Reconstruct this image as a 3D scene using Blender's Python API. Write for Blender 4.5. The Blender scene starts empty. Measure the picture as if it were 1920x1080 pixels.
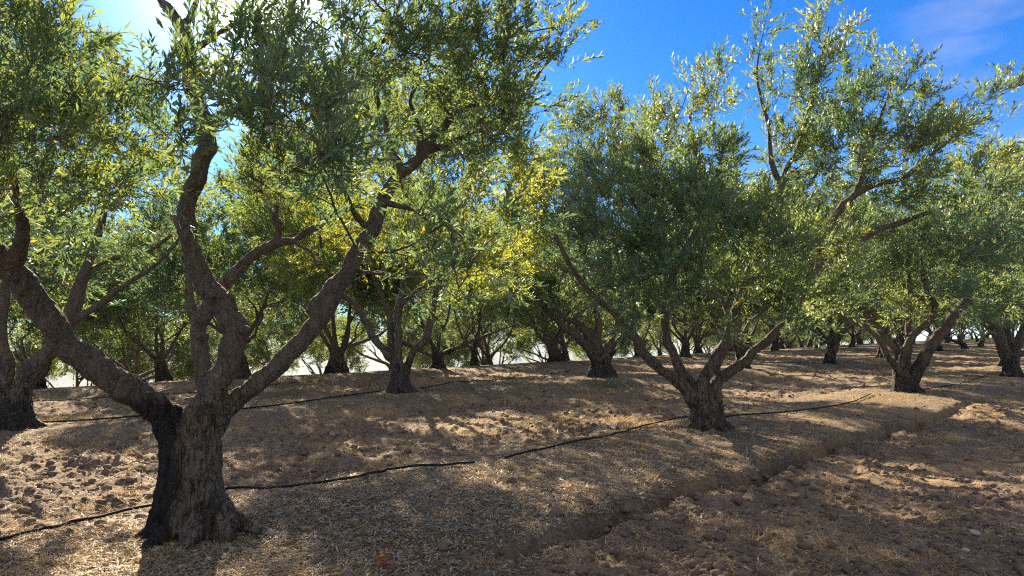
import bpy, math, random
import numpy as np
from mathutils import Vector, noise as mnoise

# ------------------------------------------------------------------ camera, sky, sun, exposure
SC = bpy.context.scene
COL = SC.collection
F = 1371.0                       # focal length in source pixels (1920 wide)
CAMH = 1.5
TH = math.atan(80 / F)           # upward pitch
cam = bpy.data.cameras.new("camera")
cam.sensor_width = 36.0
cam.lens = 36.0 * F / 1920.0
cam.clip_start = 0.05
cam.clip_end = 20000
camo = bpy.data.objects.new("camera", cam)
camo.location = (0, 0, CAMH)
camo.rotation_euler = (math.pi / 2 + TH, 0, 0)
COL.objects.link(camo)
SC.camera = camo

SUN_AZ = math.radians(-19.7)     # from +Y towards +X
SUN_EL = math.radians(25.0)
SUNV = Vector((math.sin(SUN_AZ) * math.cos(SUN_EL), math.cos(SUN_AZ) * math.cos(SUN_EL), math.sin(SUN_EL)))

W = bpy.data.worlds.new("World")
SC.world = W
W.use_nodes = True
nt = W.node_tree
nt.nodes.clear()


def wn(t, **k):
    n = nt.nodes.new(t)
    for a, b in k.items():
        setattr(n, a, b)
    return n


out = wn('ShaderNodeOutputWorld')
bg = wn('ShaderNodeBackground')
bg.inputs['Strength'].default_value = 0.065
sky = wn('ShaderNodeTexSky', sky_type='NISHITA')
sky.sun_disc = False
sky.sun_elevation = SUN_EL
sky.sun_rotation = SUN_AZ
sky.air_density = 1.0
sky.dust_density = 0.25
sky.ozone_density = 2.5
sky.altitude = 100
tc = wn('ShaderNodeTexCoord')
# thin wisps of cloud in the upper right of the sky
mp = wn('ShaderNodeMapping')
mp.inputs['Scale'].default_value = (2.2, 2.2, 6.0)
nz = wn('ShaderNodeTexNoise')
nz.inputs['Scale'].default_value = 2.6
nz.inputs['Detail'].default_value = 6
nz.inputs['Roughness'].default_value = 0.55
cr = wn('ShaderNodeMapRange')
cr.inputs['From Min'].default_value = 0.46
cr.inputs['From Max'].default_value = 0.72
dotc = wn('ShaderNodeVectorMath', operation='DOT_PRODUCT')
cd = Vector((math.tan(math.radians(37)), 1, 0.36)).normalized()
dotc.inputs[1].default_value = cd
cm = wn('ShaderNodeMapRange', interpolation_type='SMOOTHSTEP')
cm.inputs['From Min'].default_value = 0.978
cm.inputs['From Max'].default_value = 1.0
cmul = wn('ShaderNodeMath', operation='MULTIPLY')
cmul2 = wn('ShaderNodeMath', operation='MULTIPLY')
cmul2.inputs[1].default_value = 0.45
tint = wn('ShaderNodeMix', data_type='RGBA', blend_type='MULTIPLY')
tint.inputs[0].default_value = 1.0
tint.inputs[7].default_value = (0.036, 0.185, 0.39, 1)
cmix = wn('ShaderNodeMix', data_type='RGBA')
cmix.inputs[7].default_value = (1.5, 1.55, 1.9, 1)
# bright aureole round the sun
dots = wn('ShaderNodeVectorMath', operation='DOT_PRODUCT')
dots.inputs[1].default_value = SUNV
mx = wn('ShaderNodeMath', operation='MAXIMUM')
mx.inputs[1].default_value = 0.0
p1 = wn('ShaderNodeMath', operation='POWER'); p1.inputs[1].default_value = 1800
p2 = wn('ShaderNodeMath', operation='POWER'); p2.inputs[1].default_value = 130
p3 = wn('ShaderNodeMath', operation='POWER'); p3.inputs[1].default_value = 26
m3 = wn('ShaderNodeMath', operation='MULTIPLY'); m3.inputs[1].default_value = 0.6
ad2 = wn('ShaderNodeMath', operation='ADD')
m1 = wn('ShaderNodeMath', operation='MULTIPLY'); m1.inputs[1].default_value = 120
m2 = wn('ShaderNodeMath', operation='MULTIPLY'); m2.inputs[1].default_value = 3.5
ad = wn('ShaderNodeMath', operation='ADD')
glow = wn('ShaderNodeMix', data_type='RGBA', blend_type='ADD')
glow.inputs[0].default_value = 1.0
gcol = wn('ShaderNodeVectorMath', operation='SCALE')
gcol.inputs[0].default_value = (1.0, 0.93, 0.84)
L = nt.links.new
L(tc.outputs['Generated'], mp.inputs['Vector'])
L(mp.outputs[0], nz.inputs['Vector'])
L(nz.outputs['Fac'], cr.inputs['Value'])
L(tc.outputs['Generated'], dotc.inputs[0])
L(dotc.outputs['Value'], cm.inputs['Value'])
L(cr.outputs[0], cmul.inputs[0]); L(cm.outputs[0], cmul.inputs[1])
L(cmul.outputs[0], cmul2.inputs[0])
L(sky.outputs[0], tint.inputs[6])
L(tint.outputs[2], cmix.inputs[6])
L(cmul2.outputs[0], cmix.inputs[0])
L(tc.outputs['Generated'], dots.inputs[0])
L(dots.outputs['Value'], mx.inputs[0])
L(mx.outputs[0], p1.inputs[0]); L(mx.outputs[0], p2.inputs[0])
L(p1.outputs[0], m1.inputs[0]); L(p2.outputs[0], m2.inputs[0])
L(m1.outputs[0], ad.inputs[0]); L(m2.outputs[0], ad.inputs[1])
L(mx.outputs[0], p3.inputs[0]); L(p3.outputs[0], m3.inputs[0]); L(ad.outputs[0], ad2.inputs[0]); L(m3.outputs[0], ad2.inputs[1])
sepz = wn('ShaderNodeSeparateXYZ'); L(tc.outputs['Generated'], sepz.inputs[0])
az_ = wn('ShaderNodeMath', operation='ABSOLUTE'); L(sepz.outputs['Z'], az_.inputs[0])
om = wn('ShaderNodeMath', operation='SUBTRACT'); om.inputs[0].default_value = 1.0; L(az_.outputs[0], om.inputs[1])
hp = wn('ShaderNodeMath', operation='POWER'); hp.inputs[1].default_value = 9; L(om.outputs[0], hp.inputs[0])
hm = wn('ShaderNodeMath', operation='MULTIPLY'); hm.inputs[1].default_value = 1.7; L(hp.outputs[0], hm.inputs[0])
ad3 = wn('ShaderNodeMath', operation='ADD'); L(ad2.outputs[0], ad3.inputs[0]); L(hm.outputs[0], ad3.inputs[1])
L(ad3.outputs[0], gcol.inputs['Scale'])
L(cmix.outputs[2], glow.inputs[6]); L(gcol.outputs[0], glow.inputs[7])
# unseen broken white cloud, added as fill light over and behind the camera
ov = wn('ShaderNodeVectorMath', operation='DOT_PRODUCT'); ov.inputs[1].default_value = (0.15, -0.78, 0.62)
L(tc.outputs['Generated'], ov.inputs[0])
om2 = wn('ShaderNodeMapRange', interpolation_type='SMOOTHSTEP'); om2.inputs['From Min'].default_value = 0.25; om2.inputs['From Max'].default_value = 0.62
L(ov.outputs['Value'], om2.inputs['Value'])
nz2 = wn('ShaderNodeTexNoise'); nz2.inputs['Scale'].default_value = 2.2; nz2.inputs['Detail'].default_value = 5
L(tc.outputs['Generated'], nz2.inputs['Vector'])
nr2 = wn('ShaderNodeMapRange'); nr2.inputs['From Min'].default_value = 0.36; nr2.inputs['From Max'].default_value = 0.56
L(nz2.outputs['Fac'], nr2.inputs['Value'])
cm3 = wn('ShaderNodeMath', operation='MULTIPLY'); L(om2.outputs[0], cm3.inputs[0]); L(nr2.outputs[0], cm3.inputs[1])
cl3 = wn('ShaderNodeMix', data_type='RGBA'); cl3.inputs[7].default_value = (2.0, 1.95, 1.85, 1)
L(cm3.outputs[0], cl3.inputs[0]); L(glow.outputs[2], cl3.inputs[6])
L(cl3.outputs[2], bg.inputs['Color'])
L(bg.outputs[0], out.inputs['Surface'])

sl = bpy.data.lights.new("sun", 'SUN')
sl.energy = 2.8
sl.angle = math.radians(0.5)
sl.color = (1.0, 0.84, 0.60)
slo = bpy.data.objects.new("sun", sl)
slo.rotation_euler = SUNV.to_track_quat('Z', 'Y').to_euler()
slo.location = (0, 0, 30)
COL.objects.link(slo)

SC.view_settings.view_transform = 'Standard'
SC.view_settings.look = 'None'
SC.view_settings.exposure = 2.85
SC.view_settings.gamma = 1.0
SC.render.engine = 'CYCLES'
cy = SC.cycles
cy.max_bounces = 8
cy.diffuse_bounces = 6
cy.glossy_bounces = 2
cy.transmission_bounces = 4
cy.transparent_max_bounces = 4
cy.volume_bounces = 1
cy.sample_clamp_indirect = 0.8
cy.sample_clamp_direct = 0.7
cy.use_denoising = False
cy.pixel_filter_type = 'BLACKMAN_HARRIS'
cy.filter_width = 1.2

RNG = np.random.default_rng(7)
PR = random.Random(11)

# ------------------------------------------------------------------ pixel -> world helpers (camera is a real one at 1.5 m)
ct, st = math.cos(TH), math.sin(TH)


def ray(px, py):
    X = (px - 960) / F
    V = (540 - py) / F
    return np.array([X, ct - st * V, st + ct * V])


def P(px, py, d):
    r = ray(px, py)
    return np.array([0, 0, CAMH]) + r * (d / r[1])


# ------------------------------------------------------------------ numpy noise
def _h(ix, iy, iz, seed):
    n = (ix * 374761393 + iy * 668265263 + iz * 2147483647 + seed * 974634777) & 0xFFFFFFFF
    n = ((n ^ (n >> 13)) * 1274126177) & 0xFFFFFFFF
    n = n ^ (n >> 16)
    return (n & 0xFFFFFF).astype(np.float64) / 0xFFFFFF * 2 - 1


def vnoise(x, y, z=None, seed=0):
    x = np.asarray(x, float); y = np.asarray(y, float)
    ix = np.floor(x).astype(np.int64); iy = np.floor(y).astype(np.int64)
    fx = x - ix; fy = y - iy
    fx = fx * fx * (3 - 2 * fx); fy = fy * fy * (3 - 2 * fy)
    if z is None:
        o = np.zeros_like(ix)
        a = _h(ix, iy, o, seed); b = _h(ix + 1, iy, o, seed)
        c = _h(ix, iy + 1, o, seed); d = _h(ix + 1, iy + 1, o, seed)
        return (a * (1 - fx) + b * fx) * (1 - fy) + (c * (1 - fx) + d * fx) * fy
    z = np.asarray(z, float)
    iz = np.floor(z).astype(np.int64); fz = z - iz; fz = fz * fz * (3 - 2 * fz)
    r = 0
    for k in (0, 1):
        a = _h(ix, iy, iz + k, seed); b = _h(ix + 1, iy, iz + k, seed)
        c = _h(ix, iy + 1, iz + k, seed); d = _h(ix + 1, iy + 1, iz + k, seed)
        v = (a * (1 - fx) + b * fx) * (1 - fy) + (c * (1 - fx) + d * fx) * fy
        r = r + v * (fz if k else (1 - fz))
    return r


def fbm(x, y, z=None, octv=4, seed=0, gain=0.5, lac=2.03):
    s = 0; a = 1.0; t = 0
    for k in range(octv):
        if z is None:
            s = s + a * vnoise(x, y, None, seed + k * 17)
        else:
            s = s + a * vnoise(x, y, z, seed + k * 17)
            z = z * lac
        t += a; a *= gain
        x = x * lac + 3.1; y = y * lac + 7.7
    return s / t


def sstep(a, b, x):
    t = np.clip((x - a) / (b - a), 0, 1)
    return t * t * (3 - 2 * t)


# ------------------------------------------------------------------ mesh helpers
def mesh_from(name, verts, quads=None, tris=None, smooth=False):
    me = bpy.data.meshes.new(name)
    verts = np.ascontiguousarray(verts, np.float32)
    parts = []
    if quads is not None and len(quads): parts.append((4, np.asarray(quads, np.int32)))
    if tris is not None and len(tris): parts.append((3, np.asarray(tris, np.int32)))
    nl = sum(p[1].size for p in parts); nf = sum(len(p[1]) for p in parts)
    me.vertices.add(len(verts)); me.vertices.foreach_set('co', verts.ravel())
    me.loops.add(nl)
    me.loops.foreach_set('vertex_index', np.concatenate([p[1].ravel() for p in parts]))
    me.polygons.add(nf)
    sizes = np.concatenate([np.full(len(p[1]), p[0], np.int32) for p in parts])
    starts = np.concatenate([[0], np.cumsum(sizes)[:-1]]).astype(np.int32)
    me.polygons.foreach_set('loop_start', starts)
    if smooth:
        me.polygons.foreach_set('use_smooth', np.ones(nf, bool))
    me.update(calc_edges=True)
    return me


def add_attr(me, name, vals):
    a = me.attributes.new(name, 'FLOAT', 'POINT')
    a.data.foreach_set('value', np.ascontiguousarray(vals, np.float32))


def link(name, me, parent=None, loc=None):
    o = bpy.data.objects.new(name, me)
    COL.objects.link(o)
    if parent is not None: o.parent = parent
    if loc is not None: o.location = loc
    return o


def tag(o, label=None, cat=None, group=None, kind=None):
    if label: o['label'] = label
    if cat: o['category'] = cat
    if group: o['group'] = group
    if kind: o['kind'] = kind
    return o


def unit(v):
    n = np.linalg.norm(v, axis=-1, keepdims=True)
    return v / np.maximum(n, 1e-9)


def catmull(pts, n=6):
    pts = np.asarray(pts, float)
    p = np.vstack([2 * pts[0] - pts[1], pts, 2 * pts[-1] - pts[-2]])
    o = []
    for i in range(1, len(p) - 2):
        for k in range(n):
            t = k / n
            a, b, c, d = p[i - 1], p[i], p[i + 1], p[i + 2]
            o.append(0.5 * ((2 * b) + (-a + c) * t + (2 * a - 5 * b + 4 * c - d) * t * t + (-a + 3 * b - 3 * c + d) * t ** 3))
    o.append(p[-2])
    return np.array(o)


def tube(pts, rad, sides=12, cap=True):
    """swept tube; returns verts, quads, tris"""
    pts = np.asarray(pts, float); rad = np.asarray(rad, float)
    n = len(pts)
    T = unit(np.gradient(pts, axis=0))
    ref = np.array([0, 0, 1.0]) if abs(T[0][2]) < 0.9 else np.array([1.0, 0, 0])
    u = np.cross(T[0], ref); u /= np.linalg.norm(u)
    U = []
    for i in range(n):
        u = u - T[i] * np.dot(u, T[i]); u /= np.linalg.norm(u); U.append(u)
    U = np.array(U); V = np.cross(T, U)
    a = np.linspace(0, 2 * np.pi, sides, endpoint=False)
    ring = U[:, None] * np.cos(a)[None, :, None] + V[:, None] * np.sin(a)[None, :, None]
    v = pts[:, None] + ring * rad[:, None, None]
    v = v.reshape(-1, 3)
    i, j = np.meshgrid(np.arange(n - 1), np.arange(sides), indexing='ij')
    j2 = (j + 1) % sides
    q = np.stack([i * sides + j, i * sides + j2, (i + 1) * sides + j2, (i + 1) * sides + j], -1).reshape(-1, 4)
    t = []
    if cap:
        v = np.vstack([v, pts[0] - T[0] * rad[0] * 0.5, pts[-1] + T[-1] * rad[-1] * 0.5])
        c0, c1 = n * sides, n * sides + 1
        for k in range(sides):
            t.append((c0, (k + 1) % sides, k))
            t.append((c1, (n - 1) * sides + k, (n - 1) * sides + (k + 1) % sides))
    return v, q, np.array(t).reshape(-1, 3)


def merge(parts):
    vs, qs, ts = [], [], []; o = 0
    for v, q, t in parts:
        vs.append(v)
        if q is not None and len(q): qs.append(np.asarray(q) + o)
        if t is not None and len(t): ts.append(np.asarray(t) + o)
        o += len(v)
    return np.vstack(vs), (np.vstack(qs) if qs else None), (np.vstack(ts) if ts else None)


# ------------------------------------------------------------------ materials
def mat(name):
    m = bpy.data.materials.new(name)
    m.use_nodes = True
    m.node_tree.nodes.clear()
    return m, m.node_tree


class NT:
    def __init__(s, t): s.t = t
    def n(s, ty, **k):
        x = s.t.nodes.new(ty)
        for a, b in k.items(): setattr(x, a, b)
        return x
    def l(s, a, b): s.t.links.new(a, b)
    def noise(s, vec, scale, detail=4, rough=0.5):
        x = s.n('ShaderNodeTexNoise'); x.inputs['Scale'].default_value = scale
        x.inputs['Detail'].default_value = detail; x.inputs['Roughness'].default_value = rough
        if vec is not None: s.l(vec, x.inputs['Vector'])
        return x.outputs['Fac']
    def mr(s, v, a, b, c=0.0, d=1.0):
        x = s.n('ShaderNodeMapRange'); s.l(v, x.inputs['Value'])
        for k, w in zip(('From Min', 'From Max', 'To Min', 'To Max'), (a, b, c, d)): x.inputs[k].default_value = w
        return x.outputs[0]
    def mix(s, f, a, b, blend='MIX'):
        x = s.n('ShaderNodeMix', data_type='RGBA', blend_type=blend)
        if isinstance(f, float): x.inputs[0].default_value = f
        else: s.l(f, x.inputs[0])
        for k, w in ((6, a), (7, b)):
            if isinstance(w, tuple): x.inputs[k].default_value = (*w, 1)
            else: s.l(w, x.inputs[k])
        return x.outputs[2]
    def math(s, op, a, b=None):
        x = s.n('ShaderNodeMath', operation=op)
        for k, w in ((0, a), (1, b)):
            if w is None: continue
            if isinstance(w, (int, float)): x.inputs[k].default_value = w
            else: s.l(w, x.inputs[k])
        return x.outputs[0]
    def mapping(s, vec, scale):
        x = s.n('ShaderNodeMapping'); x.inputs['Scale'].default_value = scale; s.l(vec, x.inputs['Vector']); return x.outputs[0]
    def attr(s, name):
        x = s.n('ShaderNodeAttribute'); x.attribute_name = name; return x.outputs['Fac']


def principled(s, color, rough=0.8, spec=0.3, bump=None, bdist=0.01, bstr=1.0):
    p = s.n('ShaderNodeBsdfPrincipled')
    if isinstance(color, tuple): p.inputs['Base Color'].default_value = (*color, 1)
    else: s.l(color, p.inputs['Base Color'])
    if isinstance(rough, (int, float)): p.inputs['Roughness'].default_value = rough
    else: s.l(rough, p.inputs['Roughness'])
    p.inputs['Specular IOR Level'].default_value = spec
    if bump is not None:
        b = s.n('ShaderNodeBump'); b.inputs['Distance'].default_value = bdist; b.inputs['Strength'].default_value = bstr
        s.l(bump, b.inputs['Height']); s.l(b.outputs[0], p.inputs['Normal'])
    return p


def leaf_mat(name, up=(0.076, 0.134, 0.068), dn=(0.195, 0.25, 0.18), tr=(0.28, 0.38, 0.075), yellow=0.992, tfac=0.40):
    m, t = mat(name); s = NT(t)
    rnd = s.attr('rnd')
    clump = s.attr('tone')
    geo = s.n('ShaderNodeNewGeometry')
    upc = s.mix(s.mr(rnd, 0, 1), tuple(c * 0.6 for c in up), tuple(c * 1.5 for c in up))
    upc = s.mix(s.mr(clump, 0, 1, 0, 0.7), upc, (up[0] * 1.6, up[1] * 1.45, up[2] * 0.8))
    dnc = s.mix(s.mr(rnd, 0, 1), tuple(c * 0.75 for c in dn), tuple(c * 1.3 for c in dn))
    col = s.mix(geo.outputs['Backfacing'], upc, dnc)
    isy = s.math('GREATER_THAN', rnd, yellow)
    col = s.mix(isy, col, (0.55, 0.41, 0.05))
    trc = s.mix(s.mr(clump, 0, 1), (tr[0] * 0.5, tr[1] * 0.65, tr[2] * 1.3), (tr[0] * 1.25, tr[1] * 1.1, tr[2]))
    trc = s.mix(isy, trc, (0.7, 0.48, 0.04))
    p = principled(s, col, 0.48, 0.38)
    tb = s.n('ShaderNodeBsdfTranslucent'); s.l(trc, tb.inputs['Color'])
    mx_ = s.n('ShaderNodeMixShader'); mx_.inputs[0].default_value = tfac
    s.l(p.outputs[0], mx_.inputs[1]); s.l(tb.outputs[0], mx_.inputs[2])
    o = s.n('ShaderNodeOutputMaterial'); s.l(mx_.outputs[0], o.inputs['Surface'])
    return m


def bark_mat(name, light=(0.145, 0.12, 0.095), dark=(0.05, 0.041, 0.034), stain_h=0.7, side_stain=False, red=0.3):
    m, t = mat(name); s = NT(t)
    tcn = s.n('ShaderNodeTexCoord'); co = tcn.outputs['Object']
    st_ = s.mapping(co, (1, 1, 0.3))
    fiss = s.noise(st_, 42, 7, 0.68)
    patch = s.noise(co, 5, 4, 0.6)
    fine = s.noise(co, 90, 3, 0.6)
    col = s.mix(s.mr(fiss, 0.30, 0.72), dark, light)
    col = s.mix(s.mr(patch, 0.35, 0.7, 0, red), col, (0.19, 0.13, 0.095))
    col = s.mix(s.mr(fine, 0.42, 0.62, 0.0, 0.55), col, (0.27, 0.23, 0.18))
    col = s.mix(s.mr(s.noise(co, 17, 4, 0.7), 0.56, 0.64, 0.0, 0.6), col, (0.045, 0.036, 0.03))
    crk = s.mr(s.math('ABSOLUTE', s.math('SUBTRACT', s.noise(s.mapping(co, (1, 1, 0.16)), 15, 5, 0.62), 0.5)), 0.0, 0.028, 1, 0)
    sepc = s.n('ShaderNodeSeparateXYZ'); s.l(co, sepc.inputs[0])
    crk = s.math('MULTIPLY', crk, s.mr(sepc.outputs['Z'], 0.7, 1.3, 1.0, 0.25))
    col = s.mix(s.math('MULTIPLY', crk, 0.7), col, (0.018, 0.014, 0.012))
    lich = s.math('MULTIPLY', s.mr(s.noise(co, 38, 3, 0.7), 0.60, 0.68), s.mr(patch, 0.45, 0.6))
    col = s.mix(s.math('MULTIPLY', lich, 0.55), col, (0.36, 0.37, 0.31))
    sep = s.n('ShaderNodeSeparateXYZ'); s.l(co, sep.inputs[0])
    wob = s.noise(s.mapping(co, (1, 1, 0.45)), 7, 4, 0.6)
    zz = s.math('ADD', sep.outputs['Z'], s.mr(wob, 0.2, 0.8, 0.55, -0.55))
    oi = s.n('ShaderNodeObjectInfo')
    zz = s.math('ADD', zz, s.mr(oi.outputs['Random'], 0, 1, -0.25, 0.3))
    stn = s.math('MULTIPLY', s.mr(zz, stain_h - 0.16, stain_h + 0.10, 1, 0), s.mr(s.noise(s.mapping(co, (1, 1, .5)), 11, 4, .7), 0.34, 0.5, 0.35, 1.0))
    stn = s.math('MULTIPLY', stn, s.mr(oi.outputs['Random'], 0, 1, 0.55, 1.0))
    if side_stain:
        xx = s.math('ADD', sep.outputs['X'], s.mr(wob, 0.2, 0.8, -0.05, 0.05))
        stn2 = s.mr(xx, -0.085, -0.035, 1, 0)
        up = s.mr(sep.outputs['Z'], 0.95, 1.05, 1, 0)
        stn = s.math('MULTIPLY', stn2, up)
        blot = s.mr(s.noise(s.mapping(co, (1, 1, 0.4)), 6, 4, 0.6), 0.55, 0.62, 0, 0.7)
        blot = s.math('MULTIPLY', blot, s.mr(sep.outputs['Z'], 0.95, 1.2, 1, 0))
        stn = s.math('MAXIMUM', stn, blot)
    col = s.mix(s.math('MULTIPLY', stn, 0.9), col, (0.012, 0.011, 0.016))
    hgt = s.math('ADD', s.math('MULTIPLY', fiss, 1.0), s.math('MULTIPLY', fine, 0.35))
    hgt = s.math('SUBTRACT', hgt, s.math('MULTIPLY', crk, 0.8))
    p = principled(s, col, 0.8, 0.25, hgt, 0.05, 1.0)
    o = s.n('ShaderNodeOutputMaterial'); s.l(p.outputs[0], o.inputs['Surface'])
    return m


def simple_mat(name, c1, c2, scale=10, rough=0.85, spec=0.2, bd=0.005, attr=None, trans=None):
    m, t = mat(name); s = NT(t)
    tcn = s.n('ShaderNodeTexCoord'); co = tcn.outputs['Object']
    f = s.attr(attr) if attr else s.mr(s.noise(co, scale, 5, 0.6), 0.3, 0.7)
    col = s.mix(f, c1, c2)
    p = principled(s, col, rough, spec, s.noise(co, scale * 4, 4, 0.6), bd)
    o = s.n('ShaderNodeOutputMaterial')
    if trans:
        tb = s.n('ShaderNodeBsdfTranslucent'); tb.inputs['Color'].default_value = (*trans, 1)
        mx_ = s.n('ShaderNodeMixShader'); mx_.inputs[0].default_value = 0.35
        s.l(p.outputs[0], mx_.inputs[1]); s.l(tb.outputs[0], mx_.inputs[2]); s.l(mx_.outputs[0], o.inputs['Surface'])
    else:
        s.l(p.outputs[0], o.inputs['Surface'])
    return m


M_LEAF = leaf_mat('olive_leaf')
M_LEAF_NEAR = leaf_mat('olive_leaf_near', yellow=0.992)
M_LEAF_FAR = leaf_mat('olive_leaf_far', up=(0.080, 0.136, 0.066), dn=(0.19, 0.245, 0.165), yellow=0.992)
M_LEAF_SUNLIT = leaf_mat('olive_leaf_sunlit', up=(0.12, 0.15, 0.05), dn=(0.22, 0.25, 0.14), tr=(0.42, 0.49, 0.055), yellow=0.978, tfac=0.48)  # yellow of sun shining through the crown, put into the leaf colour
M_BARK = bark_mat('olive_bark')
M_BARK1 = bark_mat('olive_bark_stained', light=(0.17, 0.145, 0.115), dark=(0.05, 0.042, 0.036), side_stain=True, red=0.35)
M_BARK2 = bark_mat('olive_bark_reddish', light=(0.22, 0.16, 0.11), stain_h=0.15, red=0.7)
M_TWIG = simple_mat('twig_bark', (0.055, 0.042, 0.034), (0.13, 0.10, 0.075), 12)
M_HOSE = simple_mat('black_polyethylene', (0.010, 0.010, 0.012), (0.022, 0.022, 0.025), 6, 0.85, 0.12, 0.001)
M_STONE = simple_mat('pale_stone', (0.30, 0.25, 0.20), (0.42, 0.37, 0.31), 14, 0.9, 0.2, 0.004)
M_CLOD = simple_mat('soil_clod', (0.085, 0.059, 0.045), (0.20, 0.145, 0.108), 9, 0.95, 0.1, 0.006)
M_STRAW = simple_mat('straw', (0.17, 0.11, 0.065), (0.66, 0.48, 0.26), attr='rnd', rough=0.6, trans=(0.6, 0.38, 0.12))
M_DRY = simple_mat('dry_leaf', (0.07, 0.045, 0.03), (0.68, 0.57, 0.42), attr='rnd', rough=0.55, trans=(0.4, 0.26, 0.12))
M_FRUIT = simple_mat('olive_fruit', (0.16, 0.24, 0.10), (0.26, 0.33, 0.17), 20, 0.4, 0.5, 0.0)
M_WEED = leaf_mat('weed_leaf', up=(0.10, 0.13, 0.09), dn=(0.15, 0.18, 0.13), tr=(.2, .25, .1), yellow=2)
M_YEL = simple_mat('yellow_leaf', (0.7, 0.42, 0.03), (0.8, 0.5, 0.05), 20, 0.5, trans=(0.8, 0.5, 0.05))
M_RUST = simple_mat('rusty_leaf', (0.42, 0.17, 0.06), (0.55, 0.27, 0.10), 20, 0.6, trans=(0.7, 0.25, 0.05))

# ------------------------------------------------------------------ terrain
U_ROW = np.array([0.685, 0.728]); N_ROW = np.array([0.728, -0.685])
P0 = np.array([-2.30, 5.2])
ROWGAP = 8.45


def terrain(x, y, detail=True):
    """returns height, berm mask, field mask, ditch mask"""
    x = np.asarray(x, float); y = np.asarray(y, float)
    r = np.hypot(x, y)
    q = np.maximum(0, (x + 10.5) * -0.77 + (y - 17.0) * 0.63)
    qa = np.minimum(q, 26)
    z = -(0.0062 * qa ** 2) - np.maximum(q - 26, 0) * 0.32
    q2 = np.maximum(0, r - 215)
    z = z - 0.0009 * np.minimum(q2, 140) ** 2 - 0.25 * np.maximum(q2 - 140, 0)
    z = np.maximum(z, -150 + 12 * fbm(x / 300, y / 300, octv=3, seed=4))
    far = sstep(1500, 3800, r)
    z = z + far * (70 + 130 * fbm(x / 1100, y / 1100, octv=5, seed=9))
    z = z + 0.05 * fbm(x / 7, y / 7, octv=2, seed=3) * sstep(3, 12, r)
    dx = x - P0[0]; dy = y - P0[1]
    t = dx * N_ROW[0] + dy * N_ROW[1]
    s = dx * U_ROW[0] + dy * U_ROW[1]
    tw = t + 0.16 * vnoise(s / 2.3, t * 0 + 0.5, seed=21)
    k = np.floor((tw + ROWGAP / 2) / ROWGAP)
    tt = tw - k * ROWGAP
    front = (k == 0)
    edge = 1.5 + 0.16 * vnoise(s / 0.9, s * 0, seed=22) + 0.10 * vnoise(s / 0.23, tt * 2, seed=23) + 0.05 * vnoise(s / 0.08, tt * 6, seed=25)
    berm_soft = 1 - sstep(0.85, 2.1, np.abs(tt))
    # cut edge of the first berm, on its camera side
    present = sstep(1.2, 2.0, s) * (0.5 + 0.5 * sstep(-0.35, 0.35, vnoise(s / 1.3, s * 0 + 3, seed=24))) * (1 - 0.6 * sstep(12, 18, s))
    cut = front * (tt > 0)
    lip = 1 - sstep(edge - 0.04, edge + 0.03, tt)
    berm = np.where(cut, berm_soft * (1 - present) + present * np.where(tt < edge - 0.25, 1.0 - 0.15 * sstep(0.2, 1.4, tt), 0.85 * lip), berm_soft)
    z = z + 0.17 * (berm - 1) * (1 - sstep(180, 210, r))
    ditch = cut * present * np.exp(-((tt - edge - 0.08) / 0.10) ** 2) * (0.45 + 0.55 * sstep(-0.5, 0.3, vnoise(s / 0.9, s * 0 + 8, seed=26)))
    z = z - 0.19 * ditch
    nearf = 1 - sstep(60, 130, r)
    track = sstep(1.9, 2.6, t)      # trampled headland on the camera side
    if detail:
        rough = (1 - berm) * (1 - 0.45 * track) * nearf
        cl = fbm(x * 2.6, y * 2.6, octv=6, seed=31, gain=0.58)
        rid = 1 - np.abs(fbm(x * 1.5 + 9, y * 1.5, octv=5, seed=37, gain=0.6)) * 2
        z = z + rough * (0.11 * cl + 0.05 * rid)
        z = z + nearf * 0.022 * fbm(x * 8, y * 8, octv=4, seed=41, gain=0.6)
        z = z + nearf * (0.006 + 0.010 * (1 - berm)) * fbm(x * 34, y * 34, octv=2, seed=47)
        z = z + nearf * track * 0.03 * np.sin((t - 2.2) * 5.2 + 1.2 * vnoise(s / 1.5, t, seed=51)) * 0.7
        z = z + nearf * ditch * 0.06 * fbm(x * 9, y * 9, octv=3, seed=55)
    field = sstep(120, 150, r + 6 * vnoise(x / 12, y / 12, seed=61)) * sstep(0.12, 0.2, x / np.maximum(y, 1.0))
    return z, berm, field, ditch


def gz(x, y, detail=False):
    return float(terrain(np.array([x]), np.array([y]), detail)[0][0])


def ground_px(px, py, detail=False):
    """first hit of a pixel's ray with the ground"""
    r = ray(px, py)
    d = np.geomspace(2.5, 90, 700)
    pts = np.array([0, 0, CAMH]) + np.outer(d / r[1], r)
    z = terrain(pts[:, 0], pts[:, 1], detail)[0]
    i = np.argmax(pts[:, 2] < z)
    return pts[i - 1, 0], pts[i - 1, 1], z[i - 1]


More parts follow.
